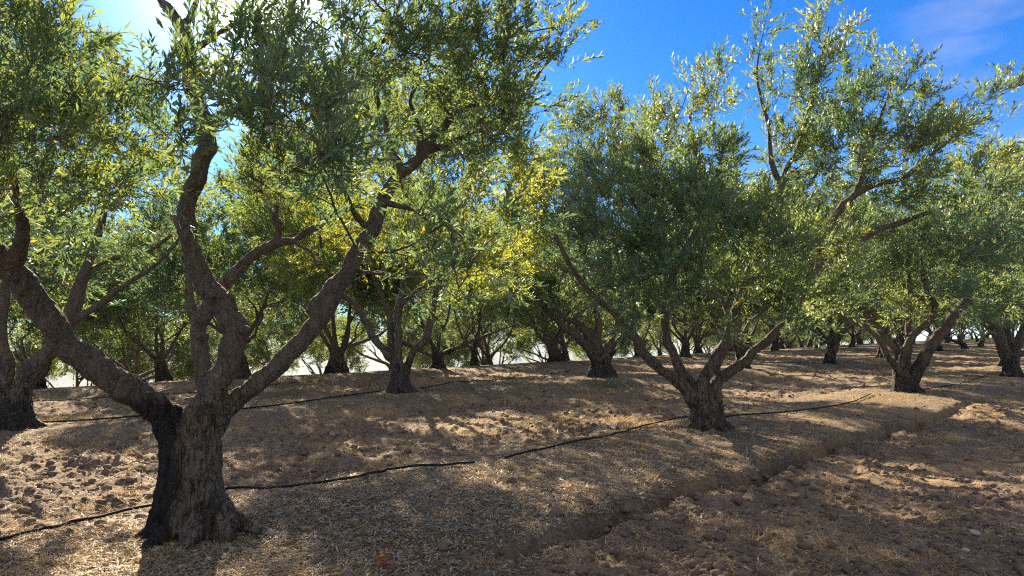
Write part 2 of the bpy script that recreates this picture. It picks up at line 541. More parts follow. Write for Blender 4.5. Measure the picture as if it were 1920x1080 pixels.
def build_ground():
    az = np.radians(np.concatenate([np.linspace(-180, -46, 70)[:-1], np.linspace(-46, 46, 950), np.linspace(46, 180, 70)[1:-1]]))
    rr = np.concatenate([np.geomspace(0.3, 2.8, 24)[:-1], np.geomspace(2.8, 60, 780)[:-1], np.geomspace(60, 7000, 90)])
    A, R = np.meshgrid(az, rr)
    x = R * np.sin(A); y = R * np.cos(A)
    z, b, f, dt = terrain(x.ravel(), y.ravel())
    na, nr = len(az), len(rr)
    v = np.stack([x.ravel(), y.ravel(), z], -1)
    i, j = np.meshgrid(np.arange(nr - 1), np.arange(na), indexing='ij')
    j2 = (j + 1) % na
    q = np.stack([i * na + j, (i + 1) * na + j, (i + 1) * na + j2, i * na + j2], -1).reshape(-1, 4)[:, ::-1]
    v = np.vstack([v, [0, 0, float(z[:na].mean())]])
    c = len(v) - 1
    t = np.stack([np.full(na, c), (np.arange(na) + 1) % na, np.arange(na)], -1)
    me = mesh_from('ground', v, q, t, smooth=True)
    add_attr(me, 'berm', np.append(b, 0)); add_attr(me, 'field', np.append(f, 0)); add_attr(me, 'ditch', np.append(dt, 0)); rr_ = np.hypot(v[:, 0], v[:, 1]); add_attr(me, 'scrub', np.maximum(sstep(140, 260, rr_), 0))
    m, tr = mat('orchard_soil'); s = NT(tr)
    tcn = s.n('ShaderNodeTexCoord'); co = tcn.outputs['Object']
    big = s.noise(co, 0.55, 4, 0.6)
    mid = s.noise(co, 3.2, 5, 0.65)
    fin = s.noise(co, 22, 5, 0.7)
    vf = s.noise(co, 130, 3, 0.7)
    soil = s.mix(s.mr(mid, 0.3, 0.7), (0.080, 0.055, 0.041), (0.225, 0.162, 0.120))
    soil = s.mix(s.mr(fin, 0.35, 0.7, 0, 0.7), soil, (0.29, 0.22, 0.16))
    litter = s.mix(s.mr(fin, 0.35, 0.65), (0.085, 0.063, 0.048), (0.27, 0.22, 0.165))
    bm = s.attr('berm')
    lf = s.math('MULTIPLY', s.mr(bm, 0.35, 0.9), s.mr(mid, 0.25, 0.55, 0.45, 1.0))
    col = s.mix(lf, soil, litter)
    strawm = s.math('MULTIPLY', s.mr(big, 0.48, 0.62), s.mr(vf, 0.40, 0.62))
    col = s.mix(s.math('MULTIPLY', strawm, 0.75), col, (0.52, 0.36, 0.18))
    col = s.mix(s.math('MULTIPLY', s.attr('ditch'), 0.6), col, (0.045, 0.030, 0.022))  # shade of the cut edge painted into the soil colour
    peb = s.mr(s.noise(co, 60, 2, 0.5), 0.66, 0.70)
    col = s.mix(s.math('MULTIPLY', peb, 0.7), col, (0.38, 0.33, 0.27))
    grass = s.mix(s.mr(s.noise(co, 0.02, 4, 0.6), 0.4, 0.6), (0.20, 0.24, 0.045), (0.13, 0.16, 0.05))
    scrub = s.mix(s.mr(s.noise(co, 0.012, 5, 0.65), 0.4, 0.6), (0.035, 0.05, 0.025), (0.10, 0.10, 0.055))
    col = s.mix(s.attr('scrub'), col, scrub)
    col = s.mix(s.attr('field'), col, grass)
    h = s.math('ADD', s.math('MULTIPLY', fin, 1.0), s.math('MULTIPLY', vf, 0.45))
    p = principled(s, col, 0.92, 0.15, h, 0.035, 1.0)
    o = s.n('ShaderNodeOutputMaterial'); s.l(p.outputs[0], o.inputs['Surface'])
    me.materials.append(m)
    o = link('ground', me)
    tag(o, kind='structure')
    return o


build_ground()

# ------------------------------------------------------------------ leaves, twigs
def leaf_mesh(base, d, nrm, L_, wd, near):
    """arrays of leaves -> verts, quads, tris"""
    n = len(base)
    side = unit(np.cross(d, nrm))
    L3 = L_[:, None]; w3 = wd[:, None]
    mid = base + d * L3 * 0.48
    tip = base + d * L3 - nrm * L3 * 0.10
    if near:
        v = np.stack([base, mid + side * w3 * 0.5 + nrm * w3 * 0.12, mid - nrm * w3 * 0.05, mid - side * w3 * 0.5 + nrm * w3 * 0.12, tip], 1).reshape(-1, 3)
        o = (np.arange(n) * 5)[:, None]
        f = np.concatenate([o + np.array([[0, 1, 2]]), o + np.array([[0, 2, 3]]), o + np.array([[1, 4, 2]]), o + np.array([[2, 4, 3]])])
        f = f.reshape(-1, 3)
        return v, None, f, 5
    v = np.stack([base, mid + side * w3 * 0.5, tip, mid - side * w3 * 0.5], 1).reshape(-1, 3)
    o = (np.arange(n) * 4)[:, None]
    return v, o + np.array([[0, 1, 2, 3]]), None, 4


def sprigs(base, D, L_, rng, pairs, ll, lw, near, tone):
    """olive shoots: opposite pairs of narrow leaves along each stem"""
    n = len(base)
    ref = unit(rng.normal(size=(n, 3)))
    R = unit(np.cross(D, ref)); S = np.cross(D, R)
    us = (np.arange(pairs) + 0.6) / pairs
    droop = rng.uniform(0.0, 0.22, n)
    lb, ld, ln, lt = [], [], [], []
    for k, u in enumerate(us):
        c = base + D * (L_ * u)[:, None] + np.array([0, 0, -1.0]) * (L_ * droop * u * u)[:, None]
        phi = k * 1.5 + rng.uniform(-0.3, 0.3, n)
        al = rng.uniform(0.55, 1.05, n) * (1 - 0.45 * u)
        for sg in (0, math.pi):
            keep = rng.random(n) > 0.12
            a = phi + sg
            rad = R * np.cos(a)[:, None] + S * np.sin(a)[:, None]
            d = unit(D * np.cos(al)[:, None] + rad * np.sin(al)[:, None] + rng.normal(size=(n, 3)) * 0.12)
            nr = unit(np.cross(np.cross(d, D), d) + rng.normal(size=(n, 3)) * 0.35)
            nr = unit(nr - d * np.sum(nr * d, 1, keepdims=True))
            lb.append(c[keep]); ld.append(d[keep]); ln.append(nr[keep]); lt.append(tone[keep])
    lb = np.vstack(lb); ld = np.vstack(ld); ln = np.vstack(ln); lt = np.concatenate(lt)
    m = len(lb)
    sz = rng.uniform(0.7, 1.15, m)
    v, q, t, k = leaf_mesh(lb, ld, ln, ll * sz, lw * sz * rng.uniform(0.85, 1.2, m), near)
    rnd = np.repeat(rng.random(m), k)
    return v, q, t, rnd, np.repeat(lt, k)


def frusta(a, b, ra, rb, sides=4):
    n = len(a)
    T = unit(b - a)
    ref = np.where(np.abs(T[:, 2:3]) < 0.9, np.array([[0, 0, 1.0]]), np.array([[1.0, 0, 0]]))
    U = unit(np.cross(T, ref)); V = np.cross(T, U)
    an = np.linspace(0, 2 * np.pi, sides, endpoint=False)
    ring = U[:, None] * np.cos(an)[None, :, None] + V[:, None] * np.sin(an)[None, :, None]
    v = np.concatenate([a[:, None] + ring * ra[:, None, None], b[:, None] + ring * rb[:, None, None]], 1).reshape(-1, 3)
    o = (np.arange(n) * 2 * sides)[:, None]
    q = []
    for j in range(sides):
        j2 = (j + 1) % sides
        q.append(o + np.array([[j, j2, sides + j2, sides + j]]))
    return v, np.concatenate(q), None


class Skel:
    """branch graph that grows from the main limbs to the clumps of shoots"""
    def __init__(s):
        s.p = []; s.par = []; s.fixed = []
    def add(s, p, par, fixed=False):
        s.p.append(np.asarray(p, float)); s.par.append(par); s.fixed.append(fixed); return len(s.p) - 1
    def limb(s, pts, start=0):
        prev = -1
        for p in pts[start:]:
            prev = s.add(p, prev, True)
    def nearest(s, q):
        A = np.array(s.p)
        d = A - q
        return int(np.argmin(np.einsum('ij,ij->i', d, d) + 0.25 * np.maximum(0, d[:, 2]) ** 2))
    def connect(s, q, rng, step=0.16, wob=0.10):
        i = s.nearest(q); a = s.p[i]
        L_ = np.linalg.norm(q - a); n = max(1, int(L_ / step))
        off = rng.normal(size=3) * L_ * wob; off[2] -= 0.05 * L_
        prev = i
        for k in range(1, n + 1):
            t = k / n
            p = a + (q - a) * t + off * math.sin(math.pi * t) + rng.normal(size=3) * 0.012 * (k < n) * min(1, L_)
            prev = s.add(p, prev)
        return prev
    def radii(s, tip=0.0022, ex=2.3):
        n = len(s.p); w = np.zeros(n); ch = np.zeros(n)
        for i in range(n - 1, -1, -1):
            if w[i] == 0: w[i] = tip ** ex
            if s.par[i] >= 0: w[s.par[i]] += w[i]
        return w ** (1 / ex)


def make_crown(name, limbs, clumps, rng, near=False, pairs=12, slen=0.30, ll=0.056, lw=0.0125, dens=130, lmat=None, origin=(0, 0, 0), rmax=0.03, center=None):
    """limbs: list of point arrays. clumps: (x,y,z,r,dens factor). one mesh: leaves + twigs"""
    sk = Skel()
    for l in limbs: sk.limb(l, len(l) // 3)
    cl = sorted(clumps, key=lambda c: min(np.min(np.linalg.norm(l - np.array(c[:3]), axis=1)) for l in limbs))
    SB, SD, ST = [], [], []
    if center is None:
        center = np.mean([l[0] for l in limbs], axis=0)
    for c in cl:
        cc = np.array(c[:3]); r = c[3]; df = c[4] if len(c) > 4 else 1.0
        sk.connect(cc, rng, 0.18, 0.13)
        n = int(dens * df * (r / 0.5) ** 2.3)
        n = max(n, 5); ns_ = max(4, n // 8)
        dc = unit(rng.normal(size=(ns_, 3))) * (rng.random((ns_, 1)) ** 0.40)
        d = dc[rng.integers(0, ns_, n)] + rng.normal(size=(n, 3)) * 0.15
        d[:ns_] = dc
        pts = cc + d * r * np.array([1, 1, 0.85])
        outw = unit(cc - center) * 0.35
        tone = np.clip(0.45 + 0.38 * rng.normal() + 0.25 * rng.normal(size=n), 0, 1)
        # secondary nodes: a few sub-branches, then the shoots
        nsub = max(3, n // 9)
        for sp in pts[:ns_]: sk.connect(cc + (sp - cc) * 0.8, rng, 0.10, 0.12)
        D = unit(d * 0.8 + outw + np.array([0, 0, 0.42]) + rng.normal(size=(n, 3)) * 0.34)
        SB.append(pts); SD.append(D); ST.append(tone)
    A = np.array(sk.p)
    B = np.vstack(SB); D = np.vstack(SD); T = np.concatenate(ST)
    # shoots hang off the nearest twig node
    seg_a = []
    for i in range(0, len(B), 400):
        dd = ((B[i:i + 400, None] - A[None]) ** 2).sum(-1)
        seg_a.append(A[np.argmin(dd, 1)])
    seg_a = np.vstack(seg_a)
    far = np.linalg.norm(B - seg_a, axis=1)
    B = np.where((far > 0.22)[:, None], seg_a + (B - seg_a) * (0.22 + 0.25 * (far[:, None] - 0.22)) / np.maximum(far[:, None], 1e-6) if False else B, B)
    Ls = slen * rng.uniform(0.65, 1.25, len(B))
    v1, q1, t1, rnd, tone = sprigs(B, D, Ls, rng, pairs, ll, lw, near, T)
    rad = sk.radii()
    rad = np.minimum(rad, rmax)
    par = np.array(sk.par); idx = np.where((par >= 0) & ~np.array(sk.fixed))[0]
    v2, q2, _ = frusta(A[par[idx]], A[idx], np.minimum(rad[par[idx]], rad[idx] * 1.35), rad[idx], 5 if near else 4)
    e = B + D * Ls[:, None] * 0.9
    v3, q3, _ = frusta(seg_a, B, np.full(len(B), 0.0026), np.full(len(B), 0.002), 3)
    v4, q4, _ = frusta(B, e, np.full(len(B), 0.002), np.full(len(B), 0.0008), 3)
    nq1 = 0 if q1 is None else len(q1); nt1 = 0 if t1 is None else len(t1)
    v, q, t = merge([(v1, q1, t1), (v2, q2, None), (v3, q3, None), (v4, q4, None)])
    me = mesh_from(name, v - np.array(origin), q, t)
    extra = len(v) - len(v1)
    add_attr(me, 'rnd', np.concatenate([rnd, np.full(extra, 0.5)]))
    add_attr(me, 'tone', np.concatenate([tone, np.full(extra, 0.5)]))
    me.materials.append(lmat or M_LEAF); me.materials.append(M_TWIG)
    nq = len(q); ntr = 0 if t is None else len(t)
    mi = np.zeros(nq + ntr, np.int32); mi[nq1:nq] = 1
    me.polygons.foreach_set('material_index', mi)
    return me, sk


# ------------------------------------------------------------------ wood: tubes fused by a voxel remesh, roughened, split into trunk and limbs
def fuse(parts, voxel):
    v, q, t = merge(parts)
    me = mesh_from('tmp', v, q, t)
    o = bpy.data.objects.new('tmp', me); COL.objects.link(o)
    md = o.modifiers.new('r', 'REMESH'); md.mode = 'VOXEL'; md.voxel_size = voxel; md.adaptivity = 0
    dg = bpy.context.evaluated_depsgraph_get(); dg.update()
    m2 = bpy.data.meshes.new_from_object(o.evaluated_get(dg))
    bpy.data.objects.remove(o)
    n = len(m2.vertices); co = np.empty(n * 3, np.float32); m2.vertices.foreach_get('co', co); co = co.reshape(-1, 3).astype(float)
    fl = np.empty(len(m2.loops), np.int32); m2.loops.foreach_get('vertex_index', fl)
    f = fl.reshape(-1, 4)
    return co, f


def vnormals(co, f):
    a = co[f[:, 2]] - co[f[:, 0]]; b = co[f[:, 3]] - co[f[:, 1]]
    fn = np.cross(a, b)
    n = np.zeros_like(co)
    for k in range(4): np.add.at(n, f[:, k], fn)
    return unit(n)


def smooth_v(co, f, it=2):
    for _ in range(it):
        acc = np.zeros_like(co); cnt = np.zeros(len(co))
        for a, b in ((0, 1), (1, 2), (2, 3), (3, 0)):
            np.add.at(acc, f[:, a], co[f[:, b]]); np.add.at(cnt, f[:, a], 1)
            np.add.at(acc, f[:, b], co[f[:, a]]); np.add.at(cnt, f[:, b], 1)
        co = co * 0.45 + 0.55 * acc / cnt[:, None]
    return co


def wood(root, trunk_tubes, limb_tubes, voxel, bark, origin=(0, 0, 0), amp=1.0, seed=0, extra_stubs=()):
    """trunk_tubes/limb_tubes: (pts, radii). returns objects"""
    parts = []; samp = []; lab = []; rads = []
    origin = np.array(origin, float)
    for k, (p, r) in enumerate(trunk_tubes):
        parts.append(tube(p, r, 16)); samp.append(p); lab += [0] * len(p); rads.append(r)
    for k, grp in enumerate(limb_tubes):
        for (p, r) in grp:
            parts.append(tube(p, r, 14)); samp.append(p); rads.append(r)
            lab += [k + 1] * len(p)
    for (p, r) in extra_stubs: parts.append(tube(p, r, 10))
    samp = np.vstack(samp); lab = np.array(lab); rads = np.concatenate(rads)
    co, f = fuse(parts, voxel)
    co = smooth_v(co, f, 2)
    n = vnormals(co, f)
    lv = np.empty(len(co), int); rv = np.empty(len(co))
    for i in range(0, len(co), 4000):
        d = np.linalg.norm(co[i:i + 4000, None] - samp[None], axis=2) - rads[None]
        j = np.argmin(d, 1); lv[i:i + 4000] = lab[j]; rv[i:i + 4000] = rads[j]
    x, y, z = (co - origin).T
    tr = np.clip((rv - 0.04) / 0.12, 0.20, 1.0)
    d = 0.034 * tr * fbm(x * 8, y * 8, z * 1.5, 4, seed, 0.6)
    d += 0.030 * tr * (0.4 - 2 * np.abs(fbm(x * 11, y * 11, z * 2.2, 3, seed + 5)))
    d += (0.003 + 0.010 * tr) * fbm(x * 42, y * 42, z * 16, 3, seed + 9)
    d += 0.05 * rv * fbm(x * 3.3, y * 3.3, z * 3.3, 2, seed + 13)
    co = co + n * (d * amp)[:, None]
    n = vnormals(co, f)
    fl = np.max(lv[f], 1) * (np.min(lv[f], 1) > 0)
    objs = []
    for k in range(0, len(limb_tubes) + 1):
        m = fl == k
        if not m.any(): continue
        ff = f[m]; used, inv = np.unique(ff, return_inverse=True)
        me = mesh_from('trunk' if k == 0 else 'limb', co[used] - origin, inv.reshape(-1, 4), smooth=True)
        me.normals_split_custom_set_from_vertices(n[used].tolist())
        me.materials.append(bark)
        objs.append(link('trunk' if k == 0 else 'limb', me, root))
    return objs


def px_tube(pts, d0, n=5, wob=0.0, seed=0):
    """pts: (px,py,depth offset,radius px) -> world pts, radii"""
    a = np.array([np.append(P(p[0], p[1], d0 + p[2]), p[3] * (d0 + p[2]) / F) for p in pts])
    c = catmull(a, n)
    if wob:
        k = np.arange(len(c)) * 0.35
        c[:, 0] += wob * vnoise(k, k * 0 + seed, seed=seed); c[:, 2] += wob * vnoise(k, k * 0 + seed + 5, seed=seed)
        c[:, 1] += wob * vnoise(k, k * 0 + seed + 9, seed=seed)
        c[:, 3] *= 1 + 0.10 * vnoise(k * 1.7, k * 0, seed=seed + 2)
    return c[:, :3], np.maximum(c[:, 3], 0.008)


def roots(bx, by, bz, R, rng, n=7, spread=2.0, h=0.28):
    o = []
    for k in range(n):
        a = 2 * math.pi * (k + rng.uniform(-0.3, 0.3)) / n
        l = R * spread * rng.uniform(0.75, 1.15)
        dx, dy = math.cos(a), math.sin(a)
        pts = [(bx + dx * R * 0.35, by + dy * R * 0.35, bz + h * rng.uniform(0.9, 1.5)),
               (bx + dx * R * 0.72, by + dy * R * 0.72, bz + h * 0.45),
               (bx + dx * R * 1.15, by + dy * R * 1.15, bz + 0.05),
               (bx + dx * l, by + dy * l + rng.uniform(-.05, .05), gz(bx + dx * l, by + dy * l) - 0.07)]
        c = catmull(np.array(pts), 4)
        rad = np.linspace(R * 0.55, R * 0.16, len(c))
        o.append((c, rad))
    return o


def root_empty(name, x, y, z):
    e = bpy.data.objects.new(name, None); e.empty_display_size = 0.3
    e.location = (x, y, z); COL.objects.link(e); return e


GROUP = 'olive trees planted in rows in the grove'


def px_tree(label, bx_px, by_px, d0, trunk, limbs, clumps, seed, voxel=0.02, bark=None, R=0.22, rootn=7, near=False, pairs=10,
            slen=0.3, ll=0.056, lw=0.0125, dens=60, lmat=None, stubs=(), wob=0.03, rspread=1.9, rh=0.28, amp=1.0, lscale=1.0):
    rng = np.random.default_rng(seed)
    b = P(bx_px, by_px, d0); x, y = b[0], b[1]; z = gz(x, y)
    dz = z - b[2]     # keep the tree standing on the ground
    root = root_empty('olive_tree', x, y, z)
    tag(root, label, 'olive tree', GROUP)
    sh = np.array([0, 0, 0.0])
    tt = [px_tube(t, d0) for t in trunk]
    for p, r in tt:   # sink the foot of the trunk
        p[0, 2] = min(p[0, 2], z - 0.05)
    tt += roots(x, y, z, R, rng, rootn, rspread, rh)
    lt = [[px_tube(l, d0, 5, wob, seed + 10 * k + i) for i, l in enumerate(g)] for k, g in enumerate(limbs)]
    if lscale != 1.0: lt = [[(p, r * (lscale + (1 - lscale) * np.clip(1 - np.arange(len(r)) / 8, 0, 1))) for p, r in g] for g in lt]
    st_ = [px_tube(s, d0) for s in stubs]
    wood(root, tt, lt, voxel, bark or M_BARK, (x, y, z), amp, seed, st_)
    allp = [p for g in lt for p, r in g]
    cw = []
    for c in clumps:
        w = P(c[0], c[1], c[2]); cw.append((w[0], w[1], w[2], c[3], c[4] if len(c) > 4 else 1.0))
    me, sk = make_crown('crown', allp, cw, rng, near, pairs, slen, ll, lw, dens, lmat, (x, y, z), center=np.array([x, y, z + 1.8]))
    cr_ = link('crown', me, root)
    return root, cr_, cw


# ---- the near tree -------------------------------------------------------------------------------
T1_limbs = [
    [[(345, 815, 0, 26), (304, 774, -.02, 32), (262, 745, -.08, 33), (200, 702, -.18, 31), (130, 648, -.32, 30), (75, 580, -.5, 30), (20, 505, -.7, 28), (-40, 440, -.95, 27), (-120, 360, -1.25, 22), (-170, 250, -1.5, 15)],
     [(20, 505, -.7, 20), (40, 440, -1.0, 14), (30, 370, -1.3, 9), (20, 280, -1.5, 6)],
     [(-40, 440, -.95, 20), (-60, 330, -1.0, 14), (-40, 200, -1.1, 10), (0, 80, -1.2, 7)]],
    [[(372, 800, 0, 34), (392, 755, -.05, 29), (415, 705, -.08, 28), (436, 655, -.1, 27), (442, 618, -.1, 26), (420, 575, -.08, 25), (388, 530, -.05, 23), (362, 480, -.05, 20), (350, 430, -.05, 19), (352, 375, 0, 19), (375, 320, 0, 20), (388, 270, 0, 21), (388, 232, 0, 24), (372, 200, 0, 18), (358, 150, 0, 17), (355, 100, 0, 17), (340, 50, 0, 12), (300, 0, 0, 10), (270, -60, 0, 7)],
     [(388, 240, 0, 18), (415, 222, .05, 12), (470, 195, .1, 8), (540, 170, .1, 7), (640, 130, .1, 8), (700, 85, .1, 8), (760, 40, .1, 6), (830, -20, .1, 4)],
     [(356, 95, 0, 12), (375, 85, -.1, 8), (420, 55, -.2, 6), (480, 20, -.3, 4), (520, -30, -.4, 3)],
     [(340, 50, 0, 8), (360, 20, .1, 6), (380, -30, .1, 5)]],
    [[(395, 790, .1, 22), (388, 720, .25, 20), (376, 660, .3, 18), (376, 610, .32, 17), (398, 568, .35, 15), (430, 528, .4, 15), (470, 485, .45, 14), (512, 462, .5, 12), (550, 448, .5, 9), (590, 425, .5, 7), (640, 400, .5, 5)],
     [(380, 640, .3, 12), (362, 590, .35, 11), (354, 545, .4, 9), (350, 480, .5, 7), (320, 400, .6, 5)],
     [(508, 465, .5, 9), (522, 435, .5, 8), (516, 400, .5, 7), (525, 380, .5, 5)],
     [(550, 448, .5, 5), (575, 470, .45, 4), (600, 500, .4, 3)]],
    [[(384, 822, 0, 22), (412, 778, 0, 26), (455, 740, 0, 23), (500, 705, .02, 21), (545, 665, .05, 21), (585, 622, .08, 21), (612, 580, .1, 21), (640, 530, .12, 20), (668, 482, .15, 19), (692, 435, .18, 17), (712, 385, .2, 16), (745, 335, .22, 15), (790, 290, .25, 13), (825, 245, .28, 10), (870, 205, .3, 7), (930, 180, .3, 6), (985, 165, .3, 4), (1030, 110, .3, 3)],
     [(592, 610, .08, 11), (592, 575, .1, 11), (614, 545, .12, 11), (645, 510, .14, 10)],
     [(745, 335, .22, 12), (742, 290, .22, 8), (725, 240, .2, 7), (712, 200, .2, 7), (706, 150, .2, 5), (715, 110, .2, 4)],
     [(790, 290, .25, 9), (785, 240, .25, 6), (770, 180, .25, 5), (790, 110, .3, 4)],
     [(692, 435, .18, 8), (660, 400, .0, 6), (640, 350, -.2, 5), (610, 290, -.4, 4)],
     [(800, 280, .25, 8), (850, 265, .3, 6), (900, 245, .3, 5), (960, 230, .3, 3)],
     [(655, 500, .15, 6), (690, 508, .14, 5), (725, 515, .1, 5), (760, 520, .05, 4), (790, 500, .0, 3)],
     [(720, 380, .2, 7), (770, 390, .0, 5), (830, 420, -.3, 4), (880, 450, -.5, 3)]],
]
T1_trunk = [
    [(322, 995, 0, 46), (326, 950, 0, 38), (330, 890, 0, 30), (330, 830, 0, 30), (318, 788, 0, 32)],
    [(392, 1000, -.02, 48), (384, 950, -.03, 40), (378, 890, -.03, 33), (380, 830, 0, 32), (380, 785, 0, 30)],
    [(356, 1000, .08, 52), (354, 930, .07, 44), (354, 860, .07, 40), (352, 800, .05, 42)],
]
T1_trunk += [
    [(392, 925, 0, 24), (425, 962, -.06, 20), (456, 982, -.10, 14), (488, 996, -.12, 6)],
    [(325, 930, 0, 22), (300, 970, -.04, 18), (284, 992, -.08, 14), (268, 1006, -.1, 7)],
    [(360, 940, -.05, 26), (366, 985, -.18, 22), (360, 1010, -.30, 14), (352, 1022, -.36, 7)],
    [(400, 950, -.03, 20), (424, 990, -.16, 16), (436, 1008, -.24, 9)],
]
T1_clumps = []
def tc_(lst, df=1.0):
    for c in lst: T1_clumps.append((c[0], c[1], c[2], c[3], df * (c[4] if len(c) > 4 else 1)))
tc_([(20, 40, 3.8, .42), (85, 115, 4.0, .33), (-40, 130, 3.6, .45), (60, 190, 3.8, .42), (160, 190, 4.2, .40), (235, 165, 4.4, .36), (120, 290, 4.3, .42),
     (10, 270, 3.4, .30), (40, 395, 3.8, .24), (-40, 340, 3.6, .4), (200, 270, 4.6, .42), (150, 380, 4.8, .36, .8), (250, 350, 5.0, .36, .7), (-120, 200, 3.8, .5), (-110, 20, 3.9, .5), (30, -60, 4.0, .5), (-110, 400, 3.7, .30)], .72)
tc_([(310, 165, 4.2, .22), (350, 170, 3.9, .25), (420, 150, 3.8, .28), (500, 190, 3.5, .30), (470, 120, 4.4, .32), (560, 240, 3.5, .30), (620, 290, 3.6, .28), (590, 160, 4.3, .36),
     (655, 215, 4.5, .32), (590, 330, 4.3, .30), (520, 290, 4.2, .33), (570, 60, 4.8, .34, .5), (640, 30, 5.0, .38, .6), (720, 20, 5.2, .42, .8), (500, 60, 4.6, .28, .35), (430, 40, 4.6, .22, .3), (700, 130, 5.0, .42),
     (470, 330, 4.6, .33, .6), (540, 390, 5.6, .38, .7), (625, 385, 4.8, .25, .7), (300, 240, 4.7, .3, .8), (690, 300, 6.3, .36, .8)])
tc_([(800, 120, 5.4, .45), (860, 60, 5.4, .42), (930, 40, 5.4, .36), (990, 60, 5.4, .30), (1055, 60, 5.4, .18), (900, 130, 5.4, .42), (970, 135, 5.4, .34), (1040, 105, 5.4, .20), (820, 190, 6.0, .40, .8), (900, 225, 5.3, .36), (980, 220, 5.3, .30),
     (755, 230, 6.1, .40, .8), (870, 300, 5.6, .30, .7), (940, 280, 5.1, .26, .6), (790, 390, 6.2, .34, .8), (860, 350, 6.0, .30, .6), (840, 430, 4.6, .28, .8), (900, 470, 4.4, .25, .7), (770, 460, 5.2, .26, .7), (800, 520, 4.9, .22, .6),
     (950, 420, 4.4, .2, .6), (860, 540, 4.5, .16, .5), (715, 525, 5.3, .14, .5)])
# the part of the crown above the picture
tc_([(420, -150, 5.2, .55, .4), (620, -120, 5.0, .55, .6), (780, -110, 5.3, .55, .7), (900, -90, 5.3, .5, .7), (560, -260, 5.6, .6, .5), (760, -250, 5.8, .6, .5), (350, -330, 5.8, .6, .5)])

T1, T1_crown, T1_cw = px_tree(
    'nearest olive tree, thick fluted trunk, black stain down its left side, four limbs', 356, 985, 5.5,
    T1_trunk, T1_limbs, T1_clumps, 101, voxel=0.0085, bark=M_BARK1, R=0.215, rootn=9, near=True, pairs=11, slen=0.30,
    ll=0.069, lw=0.0175, dens=104, lmat=M_LEAF_NEAR, wob=0.02, rspread=2.2, rh=0.17, amp=1.25, lscale=.80,
    stubs=[[(440, 612, -.1, 9), (456, 616, -.17, 8), (463, 619, -.2, 7)], [(398, 552, -.08, 10), (397, 552, -.20, 8)],
           [(350, 95, 0, 17), (340, 92, -.05, 16), (352, 105, -.04, 18)], [(278, 745, -.05, 9), (274, 742, -.19, 8)]])

# ---- second tree of the front row ----------------------------------------------------------------
T2_limbs = [
    [[(1305, 755, 0, 17), (1288, 732, 0, 13), (1266, 712, 0, 11), (1238, 690, 0, 10), (1212, 668, 0, 10), (1194, 640, 0, 9), (1176, 615, 0, 8), (1150, 585, 0, 7), (1110, 550, 0, 6), (1070, 500, 0, 5), (1040, 440, 0, 4)]],
    [[(1312, 748, .1, 13), (1298, 725, .15, 11), (1280, 700, .2, 10), (1265, 670, .25, 9), (1253, 640, .3, 9), (1245, 605, .35, 8), (1250, 550, .4, 8), (1275, 480, .4, 7), (1310, 420, .4, 6), (1330, 350, .4, 5), (1300, 270, .4, 4), (1290, 200, .4, 3)],
     [(1262, 510, .4, 5), (1220, 450, .4, 4), (1190, 380, .4, 3)]],
    [[(1322, 755, -.05, 13), (1322, 715, -.1, 12), (1334, 688, -.15, 11), (1348, 660, -.2, 10), (1362, 632, -.2, 10), (1374, 600, -.15, 9), (1395, 540, 0, 9), (1425, 470, .1, 9), (1448, 415, .2, 9), (1465, 355, .2, 8), (1475, 320, .2, 5), (1500, 270, .2, 5), (1520, 190, .2, 4), (1540, 110, .2, 3), (1555, 50, .2, 2)],
     [(1465, 355, .2, 6), (1445, 300, .2, 5), (1440, 230, .2, 4), (1420, 160, .2, 3), (1425, 90, .2, 2), (1435, 40, .2, 1.5)],
     [(1425, 470, .1, 6), (1395, 400, .1, 5), (1370, 360, .1, 4), (1330, 330, .1, 3)]],
    [[(1338, 750, .05, 13), (1344, 718, .05, 11), (1366, 700, .05, 10), (1400, 672, .05, 9), (1436, 640, .05, 9), (1466, 612, .05, 8), (1500, 560, .1, 8), (1530, 500, .2, 8), (1548, 440, .3, 8), (1570, 395, .4, 8), (1600, 368, .5, 7), (1650, 345, .6, 6), (1700, 330, .7, 5), (1760, 280, .8, 4), (1830, 220, .9, 3)],
     [(1525, 510, .2, 7), (1570, 480, .4, 7), (1615, 450, .6, 7), (1655, 428, .7, 6), (1710, 408, .8, 5), (1770, 390, .9, 3)],
     [(1600, 368, .5, 6), (1620, 320, .6, 5), (1640, 250, .6, 4), (1670, 160, .7, 3)],
     [(1340, 700, .1, 7), (1352, 670, .2, 6), (1368, 640, .3, 6), (1385, 600, .4, 5)]],
]
T2_trunk = [
    [(1322, 808, 0, 36), (1320, 790, 0, 28), (1318, 765, 0, 22), (1312, 740, 0, 19)],
    [(1342, 810, 0, 34), (1336, 790, 0, 26), (1336, 765, 0, 20), (1334, 735, 0, 18)],
]
T2c = []
def c2(l, df=1.0):
    for c in l: T2c.append((c[0], c[1], c[2], c[3], df * (c[4] if len(c) > 4 else 1)))
c2([(1190, 420, 10.4, .6), (1280, 410, 10.0, .6), (1370, 430, 9.9, .6), (1450, 440, 10.0, .6), (1530, 470, 10.4, .5), (1180, 500, 10.2, .55), (1260, 500, 9.9, .55), (1340, 520, 9.8, .55), (1430, 520, 9.9, .55), (1510, 540, 10.2, .5),
    (1190, 565, 10.2, .42), (1270, 570, 10.0, .4), (1350, 580, 9.9, .38), (1430, 580, 10.0, .4), (1500, 585, 10.2, .35), (1220, 600, 10.3, .28), (1140, 540, 10.5, .35)])
c2([(1270, 230, 11.2, .45), (1330, 200, 11.2, .5), (1260, 300, 11.3, .5, .7), (1330, 290, 11.4, .5, .8), (1250, 360, 11.4, .5), (1330, 370, 11.5, .5, .7), (1350, 145, 11.2, .3), (1290, 170, 11.2, .3, .7), (1240, 210, 11.2, .22, .8)])
